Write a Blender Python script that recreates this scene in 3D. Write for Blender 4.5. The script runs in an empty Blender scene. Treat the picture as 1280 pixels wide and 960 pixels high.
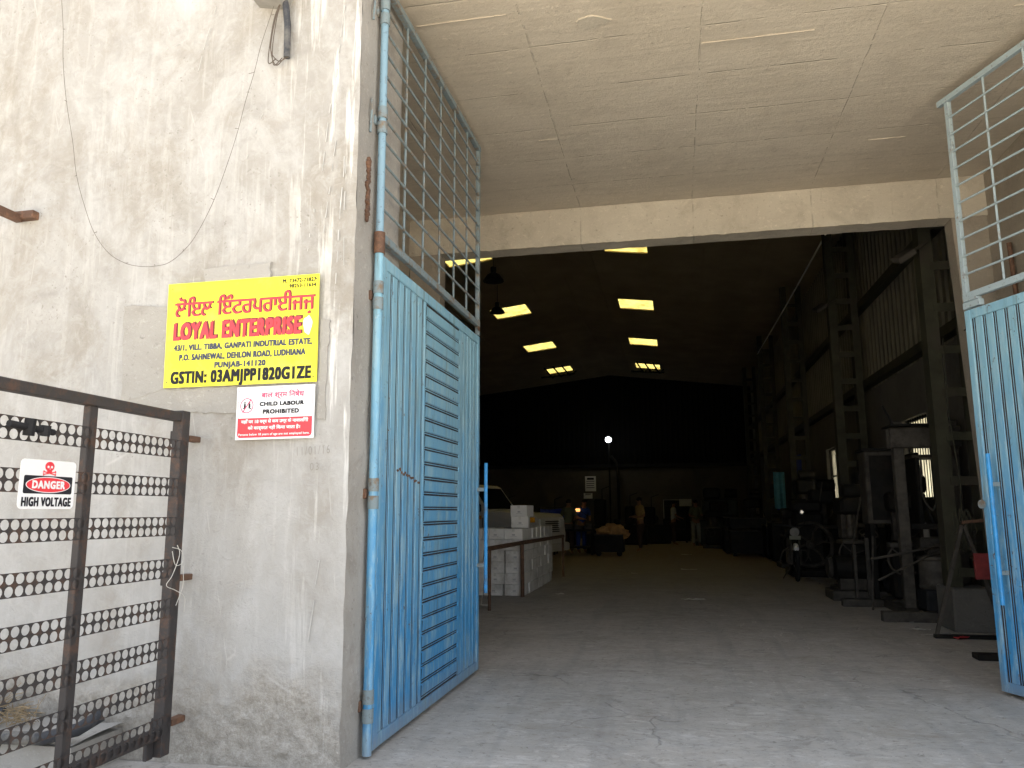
import bpy, bmesh, math, random
from mathutils import Vector, Matrix, noise
rnd = random.Random(7)
sc = bpy.context.scene
COL = sc.collection
PI = math.pi
rad = math.radians

# ------------------------------------------------------------------ camera
CAM_H = 1.3
yaw, pitch, roll = rad(11.65), rad(9.265), rad(0.19)
f_ = Vector((-math.sin(yaw)*math.cos(pitch), math.cos(yaw)*math.cos(pitch), math.sin(pitch)))
r_ = Vector((math.cos(yaw), math.sin(yaw), 0))
u_ = r_.cross(f_)
r2 = r_*math.cos(roll) - u_*math.sin(roll)
u2 = u_*math.cos(roll) + r_*math.sin(roll)
cd = bpy.data.cameras.new('camera')
cam = bpy.data.objects.new('camera', cd)
COL.objects.link(cam)
M = Matrix((r2, u2, -f_)).transposed().to_4x4()
M.translation = (0, 0, CAM_H)
cam.matrix_world = M
cd.sensor_width = 36
cd.lens = 975/1280*36
cd.clip_start = 0.05
cd.clip_end = 2000
sc.camera = cam

# ------------------------------------------------------------------ light
SUN_EL, SUN_AZ = rad(66), rad(14)
w = bpy.data.worlds.new("World"); sc.world = w; w.use_nodes = True
nt = w.node_tree
sky = nt.nodes.new('ShaderNodeTexSky'); sky.sky_type = 'NISHITA'; sky.sun_disc = False
sky.sun_elevation = SUN_EL; sky.sun_rotation = SUN_AZ
sky.dust_density = 3.0; sky.air_density = 1.2
hz = nt.nodes.new('ShaderNodeHueSaturation'); hz.inputs['Saturation'].default_value = .38   # dusty white plains sky
nt.links.new(sky.outputs[0], hz.inputs['Color']); nt.links.new(hz.outputs[0], nt.nodes['Background'].inputs[0])
nt.nodes['Background'].inputs[1].default_value = 0.10
sd = bpy.data.lights.new('sun', 'SUN'); sd.energy = 4.8; sd.angle = rad(0.6); sd.color = (1, .95, .86)
so = bpy.data.objects.new('sun', sd); COL.objects.link(so)
d = Vector((math.sin(SUN_AZ)*math.cos(SUN_EL), math.cos(SUN_AZ)*math.cos(SUN_EL), math.sin(SUN_EL)))
so.rotation_euler = d.to_track_quat('Z', 'Y').to_euler()
so.location = (0, 0, 30)
sc.view_settings.view_transform = 'Standard'
sc.view_settings.look = 'None'
sc.view_settings.exposure = 2.38
sc.view_settings.gamma = 1
sc.cycles.max_bounces = 10
sc.cycles.diffuse_bounces = 6
sc.cycles.use_denoising = True

# ------------------------------------------------------------------ materials
class NT:
    def __init__(s, name):
        s.m = bpy.data.materials.new(name); s.m.use_nodes = True
        s.t = s.m.node_tree; s.b = s.t.nodes['Principled BSDF']
        s.pos = s.t.nodes.new('ShaderNodeNewGeometry').outputs['Position']
    def n(s, typ, **k):
        o = s.t.nodes.new(typ)
        for a, v in k.items(): setattr(o, a, v)
        return o
    def l(s, a, b): s.t.links.new(a, b)
    def mapping(s, scale=(1,1,1), rot=(0,0,0), loc=(0,0,0)):
        m = s.n('ShaderNodeMapping'); s.l(s.pos, m.inputs[0])
        m.inputs['Scale'].default_value = scale; m.inputs['Rotation'].default_value = rot
        m.inputs['Location'].default_value = loc
        return m.outputs[0]
    def noise(s, scale, detail=4, rough=.55, vec=None, dist=0):
        o = s.n('ShaderNodeTexNoise'); s.l(vec or s.pos, o.inputs['Vector'])
        o.inputs['Scale'].default_value = scale; o.inputs['Detail'].default_value = detail
        o.inputs['Roughness'].default_value = rough; o.inputs['Distortion'].default_value = dist
        return o.outputs['Fac']
    def ramp(s, fac, a, b, ca=0., cb=1.):
        o = s.n('ShaderNodeMapRange'); s.l(fac, o.inputs['Value'])
        o.inputs['From Min'].default_value = a; o.inputs['From Max'].default_value = b
        o.inputs['To Min'].default_value = ca; o.inputs['To Max'].default_value = cb
        return o.outputs[0]
    def mix(s, fac, a, b, mode='MIX'):
        o = s.n('ShaderNodeMix', data_type='RGBA', blend_type=mode)
        if isinstance(fac, (int, float)): o.inputs[0].default_value = fac
        else: s.l(fac, o.inputs[0])
        for i, v in ((6, a), (7, b)):
            if isinstance(v, tuple): o.inputs[i].default_value = (*v, 1)
            else: s.l(v, o.inputs[i])
        return o.outputs[2]
    def math(s, op, a, b=0.):
        o = s.n('ShaderNodeMath', operation=op)
        for i, v in ((0, a), (1, b)):
            if isinstance(v, (int, float)): o.inputs[i].default_value = v
            else: s.l(v, o.inputs[i])
        return o.outputs[0]
    def axis(s, i):
        o = s.n('ShaderNodeSeparateXYZ'); s.l(s.pos, o.inputs[0]); return o.outputs[i]
    def bump(s, h, strength=.3, dist=.01):
        o = s.n('ShaderNodeBump'); s.l(h, o.inputs['Height'])
        o.inputs['Strength'].default_value = strength; o.inputs['Distance'].default_value = dist
        s.l(o.outputs[0], s.b.inputs['Normal'])
    def fin(s, col, rough=.8, metal=0.):
        if isinstance(col, tuple): s.b.inputs['Base Color'].default_value = (*col, 1)
        else: s.l(col, s.b.inputs['Base Color'])
        if isinstance(rough, (int, float)): s.b.inputs['Roughness'].default_value = rough
        else: s.l(rough, s.b.inputs['Roughness'])
        s.b.inputs['Metallic'].default_value = metal
        return s.m

def simple(name, c, rough=.7, metal=0., var=.25, scale=9, dirt=None, bump=.15):
    t = NT(name)
    if max(c) < .12 and metal == 0: t.b.inputs['Specular IOR Level'].default_value = .12 if max(c) < .06 else .25
    n1 = t.noise(scale, 5, .6)
    lo = tuple(x*(1-var) for x in c); hi = tuple(min(1, x*(1+var)) for x in c)
    col = t.mix(t.ramp(n1, .3, .7), lo, hi)
    if dirt:
        n2 = t.noise(scale*.4, 6, .7, t.mapping(loc=(3, 5, 1)))
        col = t.mix(t.ramp(n2, .5, .68), col, dirt)
    if bump: t.bump(t.noise(scale*7, 4, .6), bump, .004)
    return t.fin(col, rough, metal)

def m_plaster():
    t = NT('facade_plaster')
    z = t.axis(2); x = t.axis(0)
    big = t.noise(.9, 5, .6, dist=.6)
    col = t.mix(t.ramp(big, .32, .68), (.305, .286, .255), (.385, .375, .358))
    # trowel sweeps
    tr = t.noise(2.2, 7, .68, t.mapping((1, 1, .5), (0, rad(35), 0)), 1.6)
    col = t.mix(t.ramp(tr, .44, .66, 0, .75), col, (.475, .468, .455))
    # limewash drips near the corner and here and there
    dr = t.noise(5, 5, .62, t.mapping((4.0, 1, .28)))
    edge = t.ramp(x, -2.25, -1.75)
    dm = t.math('MULTIPLY', t.ramp(dr, .54, .62), t.math('ADD', t.math('MULTIPLY', edge, .8), .15))
    col = t.mix(dm, col, (.70, .69, .66))
    # brown damp stains
    st = t.noise(1.7, 6, .7, t.mapping((1, 1, .8), loc=(4.2, 0, 1.3)), .5)
    col = t.mix(t.ramp(st, .48, .68, 0, .7), col, (.265, .235, .19))
    g2 = t.noise(3.1, 8, .75, t.mapping(loc=(9, 0, 3)), 1.0)
    col = t.mix(t.ramp(g2, .52, .68, 0, .38), col, (.25, .24, .225))
    # fine grey specks
    mt = t.noise(13, 8, .78, dist=.8)
    col = t.mix(t.ramp(mt, .48, .62, .0, .25), col, (.53, .525, .51))
    mt2 = t.noise(7, 8, .8, t.mapping(loc=(3, 3, 3)), 1.2)
    col = t.mix(t.ramp(mt2, .55, .66, 0, .26), col, (.27, .245, .205))
    sp = t.noise(42, 4, .7)
    sp2 = t.noise(2.4, 3, .5, t.mapping(loc=(1, 0, 7)))
    col = t.mix(t.math('MULTIPLY', t.ramp(sp, .62, .68, 0, .6), t.ramp(sp2, .48, .62)), col, (.17, .155, .13))
    # paler, cooler tone on the lower half
    cool = t.math('MULTIPLY', t.ramp(t.math('ADD', z, t.math('MULTIPLY', big, .8)), 2.6, 1.7), t.ramp(t.noise(1.5, 5, .6, t.mapping((1.4, 1, .5), loc=(7, 0, 2))), .38, .58, .15, .6))
    col = t.mix(cool, col, (.475, .475, .47))
    # exposed aggregate at the foot
    low = t.math('ADD', z, t.math('MULTIPLY', t.ramp(t.noise(3, 5, .6), .2, .8, -1, 1), .35))
    vn = t.noise(34, 6, .8)
    rough = t.mix(t.ramp(vn, .35, .65), (.27, .245, .205), (.47, .44, .395))
    lm = t.ramp(low, .62, .28)
    col = t.mix(t.math('MULTIPLY', lm, .85), col, rough)
    # pale scratches
    sc1 = t.n('ShaderNodeTexVoronoi', feature='DISTANCE_TO_EDGE'); t.l(t.mapping((1.3, 1, .35), (0, rad(-18), 0)), sc1.inputs['Vector']); sc1.inputs['Scale'].default_value = 1.4
    smask = t.math('MULTIPLY', t.ramp(sc1.outputs['Distance'], .006, .001), t.ramp(t.noise(3.3, 2, .5), .53, .6))
    col = t.mix(t.math('MULTIPLY', smask, .35), col, (.60, .585, .56))
    h = t.math('ADD', t.math('MULTIPLY', tr, .8), t.math('MULTIPLY', t.noise(60, 5, .7), t.math('ADD', .25, t.math('MULTIPLY', lm, 1.6))))
    t.bump(t.math('ADD', h, t.math('MULTIPLY', mt, 1.0)), .6, .012)
    return t.fin(col, .92)

def m_concrete(name, lo, hi, stain, boards=0., seed=0, joints=False):
    t = NT(name)
    big = t.noise(.7, 5, .6, t.mapping(loc=(seed, 0, 0)), .4)
    col = t.mix(t.ramp(big, .3, .7), lo, hi)
    s = t.noise(2.6, 7, .7, t.mapping(loc=(seed, 7, 0)), .6)
    col = t.mix(t.ramp(s, .5, .72, 0, .6), col, stain)
    sp = t.noise(30, 5, .75)
    col = t.mix(t.ramp(sp, .60, .72, 0, .5), col, tuple(x*.55 for x in stain))
    col = t.mix(t.ramp(t.noise(55, 3, .6), .62, .7, 0, .35), col, tuple(min(1, x*1.25) for x in hi))
    h = t.math('ADD', t.noise(45, 5, .7), t.math('MULTIPLY', t.noise(5, 4, .6), 1.2))
    if boards:
        wv = t.noise(3, 3, .5, t.mapping((.25, 6, 1)))
        h = t.math('ADD', h, t.math('MULTIPLY', wv, .8))
        col = t.mix(t.ramp(wv, .45, .62, 0, .18), col, tuple(x*.8 for x in lo))
    pit = t.noise(17, 9, .82, t.mapping((.7, 1, 1), loc=(seed, 2, 5)), .4)
    col = t.mix(t.ramp(pit, .57, .62, 0, .5), col, tuple(min(1, x*1.22) for x in hi))
    pit2 = t.noise(21, 8, .8, t.mapping((.6, 1, 1), loc=(seed, 8, 1)))
    col = t.mix(t.ramp(pit2, .60, .66, 0, .6), col, tuple(x*.6 for x in stain))
    h = t.math('ADD', h, t.math('MULTIPLY', pit, 1.2))
    if boards or joints:
        # joints of the shuttering: ragged dark lines with pale leaked edges
        def line(axis, step, off, wid, gate):
            c = t.math('ADD', t.axis(axis), t.math('MULTIPLY', t.noise(4, 3, .5), .02))
            fr = t.math('ABSOLUTE', t.math('SUBTRACT', t.math('FRACT', t.math('DIVIDE', t.math('ADD', c, off), step)), .5))
            return t.math('MULTIPLY', t.ramp(fr, wid/step, wid/step*.4), t.ramp(t.noise(gate, 4, .7, t.mapping(loc=(axis*5, 1, 2))), .44, .54))
        a = line(0, 1.22, .3, .007, 5)
        if boards: a = t.math('MAXIMUM', a, line(1, .62, .1, .008, 3))
        col = t.mix(t.math('MULTIPLY', a, .26), col, tuple(x*.62 for x in stain))
        h = t.math('SUBTRACT', h, t.math('MULTIPLY', a, 1.5))
    t.bump(h, .6, .009)
    return t.fin(col, .9)

def m_floor():
    t = NT('floor_concrete')
    y = t.axis(1)
    big = t.noise(.55, 6, .65, dist=.8)
    col = t.mix(t.ramp(big, .3, .7), (.38, .355, .32), (.50, .47, .43))
    sw = t.noise(1.9, 9, .78, t.mapping((.8, 1.25, 1), (0, 0, rad(-20))), 1.3)
    col = t.mix(t.ramp(sw, .47, .64, 0, .7), col, (.52, .505, .48))
    dk = t.noise(2.1, 8, .75, t.mapping((.8, 1.2, 1), (0, 0, rad(25)), (5, 2, 0)), 1.0)
    pal = t.noise(5.5, 9, .8, t.mapping((.7, 1.6, 1), (0, 0, rad(-12)), (1, 6, 0)), 1.5)
    col = t.mix(t.ramp(pal, .54, .59, 0, .7), col, (.60, .58, .545))
    col = t.mix(t.ramp(dk, .5, .7, 0, .6), col, (.30, .29, .275))
    # soil trodden over the slab in patches
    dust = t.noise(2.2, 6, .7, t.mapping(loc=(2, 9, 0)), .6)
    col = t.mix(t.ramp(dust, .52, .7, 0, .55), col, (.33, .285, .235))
    inner = t.math('MULTIPLY', t.ramp(y, 10, 24), .9)  # browner floor inside; shed darkness put into the colour with depth
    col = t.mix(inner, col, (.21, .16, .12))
    fine = t.noise(19, 9, .85, t.mapping((.8, 1.3, 1)), .8)
    col = t.mix(t.ramp(fine, .38, .46, .7, 0), col, (.165, .15, .13))
    col = t.mix(t.ramp(fine, .55, .64, 0, .5), col, (.52, .50, .46))
    cr = t.n('ShaderNodeTexVoronoi', feature='DISTANCE_TO_EDGE'); cr.inputs['Scale'].default_value = .55
    wv = t.n('ShaderNodeVectorMath', operation='ADD'); nz = t.n('ShaderNodeTexNoise'); nz.inputs['Scale'].default_value = 3; nz.inputs['Detail'].default_value = 6
    t.l(t.pos, nz.inputs['Vector']); t.l(t.pos, wv.inputs[0])
    scv = t.n('ShaderNodeVectorMath', operation='SCALE'); t.l(nz.outputs['Color'], scv.inputs[0]); scv.inputs['Scale'].default_value = .35; t.l(scv.outputs[0], wv.inputs[1])
    t.l(wv.outputs[0], cr.inputs['Vector'])
    oil = t.noise(1.6, 6, .75, t.mapping(loc=(4, 4, 4)), 1.2)
    col = t.mix(t.ramp(oil, .60, .66, 0, .45), col, (.17, .16, .15))
    trk = t.noise(2.2, 5, .6, t.mapping((1.9, .16, 1), (0, 0, rad(6))), .3)
    col = t.mix(t.ramp(trk, .52, .64, 0, .35), col, (.27, .26, .25))
    ck = t.math('MULTIPLY', t.ramp(cr.outputs['Distance'], .006, .001), t.ramp(t.noise(1.3, 3, .5), .48, .56))
    col = t.mix(t.math('MULTIPLY', ck, .38), col, (.12, .11, .10))
    sp = t.noise(60, 4, .7)
    col = t.mix(t.ramp(sp, .62, .7, 0, .5), col, (.12, .115, .11))
    h = t.math('ADD', t.math('MULTIPLY', sw, 1.3), t.math('MULTIPLY', fine, .5))
    h = t.math('SUBTRACT', h, ck)
    t.bump(h, .5, .016)
    return t.fin(col, t.ramp(sw, .3, .7, .9, .7))

def m_blue():
    t = NT('blue_door_paint')
    z = t.axis(2)
    n1 = t.noise(4.5, 6, .65, t.mapping((1.5, 1.5, .5)), .5)
    fade = t.ramp(t.math('ADD', z, t.math('MULTIPLY', t.ramp(n1, .2, .8, -1, 1), .7)), .5, 2.4)
    col = t.mix(fade, (.045, .27, .55), (.235, .445, .56))
    n2 = t.noise(9, 6, .7, t.mapping((2, 2, .35)))
    col = t.mix(t.ramp(n2, .48, .64, 0, .65), col, (.36, .53, .59))
    # grime runs and olive stain
    n3 = t.noise(6, 6, .72, t.mapping((2.6, 2.6, .22), loc=(3, 1, 0)))
    col = t.mix(t.ramp(n3, .53, .68, 0, .62), col, (.115, .150, .135))
    n4 = t.noise(24, 5, .7)
    n5 = t.noise(2.1, 3, .5, t.mapping(loc=(6, 2, 1)))
    col = t.mix(t.math('MULTIPLY', t.ramp(n4, .62, .67), t.ramp(n5, .5, .62)), col, (.10, .055, .035))
    n6 = t.noise(7, 7, .75, t.mapping((2, 2, .8), loc=(1, 4, 9)), .8)
    col = t.mix(t.ramp(n6, .61, .68, 0, .8), col, (.12, .09, .07))
    n7 = t.noise(30, 5, .8, t.mapping((1, 1, .5)))
    col = t.mix(t.ramp(n7, .60, .68, 0, .35), col, (.55, .62, .64))
    ft = t.ramp(t.math('ADD', z, t.math('MULTIPLY', n2, .35)), .38, .16)
    col = t.mix(t.math('MULTIPLY', ft, .7), col, (.30, .30, .28))
    t.bump(t.math('ADD', t.noise(70, 4, .6), t.math('MULTIPLY', t.noise(8, 3, .5), 2.)), .16, .004)
    return t.fin(col, t.ramp(n2, .3, .7, .45, .68))

def m_rust(name, base, rust, k=.5, metal=.0, scale=12):
    t = NT(name)
    n = t.noise(scale, 7, .72)
    col = t.mix(t.ramp(n, k, k+.14), base, rust)
    col = t.mix(t.ramp(t.noise(40, 3, .6), .6, .72, 0, .5), col, tuple(x*.45 for x in rust))
    t.bump(t.noise(80, 4, .7), .3, .003)
    return t.fin(col, .75, metal)

MT = {}
MT['plaster'] = m_plaster()
MT['slab'] = m_concrete('slab_concrete', (.53, .465, .37), (.62, .55, .45), (.43, .37, .29), boards=1)
MT['beam'] = m_concrete('beam_concrete', (.46, .41, .33), (.58, .525, .43), (.33, .285, .22), seed=3, joints=True)
MT['porch'] = m_concrete('porch_wall_plaster', (.27, .23, .18), (.37, .325, .265), (.22, .19, .15), seed=8)
MT['jamb'] = m_concrete('jamb_plaster', (.30, .28, .25), (.45, .42, .38), (.22, .195, .165), seed=5)
MT['patch'] = m_concrete('cement_patch', (.325, .31, .28), (.40, .385, .36), (.27, .25, .22), seed=11)
MT['floor'] = m_floor()
MT['blue'] = m_blue()
MT['blue_rod'] = simple('bright_blue_paint', (.04, .30, .66), .45, var=.2, dirt=(.10, .10, .10))
MT['lattice'] = m_rust('faded_blue_grey_lattice', (.20, .255, .275), (.20, .15, .105), .50)
MT['lattice_r'] = m_rust('pale_blue_lattice', (.34, .42, .45), (.24, .16, .10), .58)
MT['pipe_blue'] = m_rust('hinge_pipe_paint', (.22, .35, .44), (.17, .13, .10), .60)
MT['groove'] = simple('dark_groove_steel', (.045, .04, .038), .85, var=.3)
MT['rustbrown'] = m_rust('rust_brown_steel', (.11, .058, .035), (.20, .10, .055), .5)
MT['gate'] = m_rust('dark_rusty_gate_steel', (.040, .035, .034), (.085, .048, .033), .50)
MT['black'] = simple('black_rubber', (.025, .025, .027), .6, var=.3)
MT['silhouette'] = simple('silhouette_black_steel', (.006, .006, .006), .95, var=.2)  # near-black colour paints the bars as unlit silhouettes
MT['pvc'] = simple('black_plastic_pipe', (.05, .052, .058), .45, var=.3, dirt=(.2, .19, .17))
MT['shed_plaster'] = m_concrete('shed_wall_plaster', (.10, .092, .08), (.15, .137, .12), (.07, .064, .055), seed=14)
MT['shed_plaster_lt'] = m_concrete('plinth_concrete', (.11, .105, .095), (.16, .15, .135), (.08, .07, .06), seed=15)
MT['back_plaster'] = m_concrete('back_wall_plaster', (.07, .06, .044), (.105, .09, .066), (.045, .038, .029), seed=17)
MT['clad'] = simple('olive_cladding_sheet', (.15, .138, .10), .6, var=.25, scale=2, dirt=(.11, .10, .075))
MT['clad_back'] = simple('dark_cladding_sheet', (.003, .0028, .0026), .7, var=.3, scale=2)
MT['roof'] = simple('brown_roof_sheet', (.36, .30, .19), .9, var=.15, scale=1.2, dirt=(.30, .245, .155))
MT['steel'] = simple('olive_steel_paint', (.050, .049, .033), .6, var=.3, scale=5, dirt=(.06, .05, .04))
MT['steel_dk'] = simple('dark_machine_steel', (.014, .0135, .0125), .55, var=.35, scale=6, dirt=(.03, .025, .02))
MT['steel_md'] = simple('worn_machine_steel', (.070, .062, .052), .6, var=.4, scale=8, dirt=(.025, .02, .017))
MT['machine_green'] = simple('machine_green_grey', (.045, .052, .043), .5, var=.3, scale=4, dirt=(.03, .03, .025))
MT['white_card'] = simple('white_carton_board', (.78, .76, .73), .75, var=.06, scale=6, dirt=(.50, .47, .43))
MT['tape'] = simple('buff_carton_tape', (.66, .64, .60), .4, var=.1)
MT['print'] = simple('grey_carton_print', (.48, .47, .47), .7, var=.1, bump=0)
MT['car_white'] = simple('cream_car_paint', (.50, .47, .42), .3, var=.06, scale=2)
MT['orange'] = simple('orange_stripe_paint', (.55, .22, .03), .4, var=.1)
MT['amber'] = simple('amber_lens', (.80, .36, .03), .2, var=.05)
MT['lens'] = simple('clear_lens', (.65, .65, .62), .15, var=.05)
MT['glass_dk'] = simple('dark_tinted_glass', (.012, .013, .014), .08, var=.1, bump=0)
MT['tyre'] = simple('tyre_rubber', (.02, .02, .02), .8, var=.2)
MT['chrome'] = simple('chrome_metal', (.6, .6, .6), .15, 1.0, var=.05)
MT['red_sheet'] = simple('dull_red_sheet', (.22, .030, .030), .6, var=.3, dirt=(.12, .05, .04))
MT['white_wire'] = simple('white_wire_plastic', (.55, .53, .48), .6, var=.1)
MT['wire'] = simple('thin_dark_wire', (.10, .08, .065), .7, var=.2)
MT['paper'] = simple('white_paper', (.75, .74, .70), .8, var=.05)
MT['straw'] = simple('dry_straw', (.30, .225, .13), .85, var=.4, scale=30)
MT['sack'] = simple('brown_sacking', (.42, .25, .12), .9, var=.3, scale=10)
MT['skin'] = simple('brown_skin', (.25, .13, .075), .6, var=.1)
MT['hair'] = simple('black_hair', (.012, .01, .009), .7, var=.2)
MT['shirt_tan'] = simple('mustard_shirt', (.36, .25, .11), .85, var=.12)
MT['shirt_blue'] = simple('royal_blue_overalls', (.02, .06, .27), .85, var=.2)
MT['shirt_green'] = simple('olive_green_shirt', (.12, .13, .075), .85, var=.15)
MT['shirt_grey'] = simple('pale_grey_shirt', (.38, .38, .34), .85, var=.15)
MT['trousers'] = simple('brown_trousers', (.075, .05, .04), .9, var=.15)
MT['trousers_lt'] = simple('khaki_trousers', (.26, .26, .21), .9, var=.15)
MT['cloth_blue'] = simple('blue_tarpaulin', (.02, .045, .30), .7, var=.25)
MT['cyan'] = simple('pale_cyan_sheet', (.10, .34, .42), .6, var=.2)
MT['yellow'] = simple('sign_yellow', (.90, .83, .03), .38, var=.04, scale=5, dirt=(.80, .74, .10), bump=.05)
MT['s_white'] = simple('sign_white', (.86, .86, .86), .4, var=.02, bump=0)
MT['s_red'] = simple('sign_red', (.80, .045, .06), .4, var=.03, bump=0)
MT['s_dark'] = simple('sign_dark_outline', (.16, .02, .02), .4, var=.03, bump=0)
MT['s_black'] = simple('sign_black', (.025, .025, .03), .4, var=.03, bump=0)
MT['s_navy'] = simple('sign_blue_black', (.06, .07, .11), .4, var=.03, bump=0)
MT['s_pink'] = simple('sign_magenta_red', (.62, .06, .16), .4, var=.03, bump=0)
MT['pencil'] = simple('pencil_grey', (.30, .285, .26), .9, var=.1, bump=0)
MT['chalk'] = simple('lime_white', (.47, .46, .44), .9, var=.1)
MT['grey_box'] = simple('weathered_grey_box', (.26, .25, .23), .6, var=.2)

def m_soil():
    t = NT('dusty_soil')
    n = t.noise(.5, 7, .7)
    col = t.mix(t.ramp(n, .3, .7), (.42, .375, .305), (.52, .475, .40))
    col = t.mix(t.ramp(t.noise(14, 5, .7), .55, .7, 0, .5), col, (.24, .19, .14))
    t.bump(t.noise(20, 6, .7), .5, .03)
    return t.fin(col, .95)
MT['soil'] = m_soil()

def translucent(name, c, k=.9, em=0, corr=False):
    t = NT(name)
    tr = t.n('ShaderNodeBsdfTranslucent'); df = t.n('ShaderNodeBsdfDiffuse')
    n = t.noise(5, 5, .65)
    col = t.mix(t.ramp(n, .35, .7), tuple(x*.72 for x in c), c)
    if corr:   # ribbed sheet with grime lying along the ribs and the edges
        wv = t.math('SINE', t.math('MULTIPLY', t.axis(1), 62.))
        col = t.mix(t.ramp(wv, .2, 1, 0, .35), col, tuple(x*.55 for x in c))
        col = t.mix(t.ramp(t.noise(2.3, 6, .75), .5, .66, 0, .6), col, (c[0]*.5, c[1]*.42, c[2]*.25))
    t.l(col, tr.inputs[0]); t.l(col, df.inputs[0])
    mx = t.n('ShaderNodeMixShader'); mx.inputs[0].default_value = k
    t.l(df.outputs[0], mx.inputs[1]); t.l(tr.outputs[0], mx.inputs[2])
    t.l(mx.outputs[0], t.t.nodes['Material Output'].inputs['Surface'])
    return t.m
MT['skylight'] = translucent('yellow_fibreglass', (.66, .60, .33), .72, corr=True)
MT['pane'] = translucent('frosted_pane', (.75, .73, .62), .85)

def emis(name, c, s):
    t = NT(name); t.b.inputs['Emission Color'].default_value = (*c, 1)
    t.b.inputs['Emission Strength'].default_value = s
    return t.fin((.8, .8, .8), .4)
MT['lamp_on'] = emis('lit_led_lens', (.9, .97, 1.0), 2.2)
MT['weld'] = emis('orange_face_light', (1.0, .42, .12), .35)  # glow of the added block, in place of orange light on a face

# ------------------------------------------------------------------ builders
def empty(name, loc=(0,0,0), rz=0, label=None, cat=None, group=None):
    o = bpy.data.objects.new(name, None); COL.objects.link(o)
    o.empty_display_size = .2
    o.location = loc; o.rotation_euler = (0, 0, rz)
    if label: o['label'] = label
    if cat: o['category'] = cat
    if group: o['group'] = group
    return o
def tag(o, label=None, cat=None, group=None, kind=None):
    if label: o['label'] = label
    if cat: o['category'] = cat
    if group: o['group'] = group
    if kind: o['kind'] = kind
    return o
def wmat(o):
    m = Matrix.Translation(o.location) @ o.rotation_euler.to_matrix().to_4x4() @ Matrix.Diagonal((*o.scale, 1))
    return wmat(o.parent) @ m if o.parent else m

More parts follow.
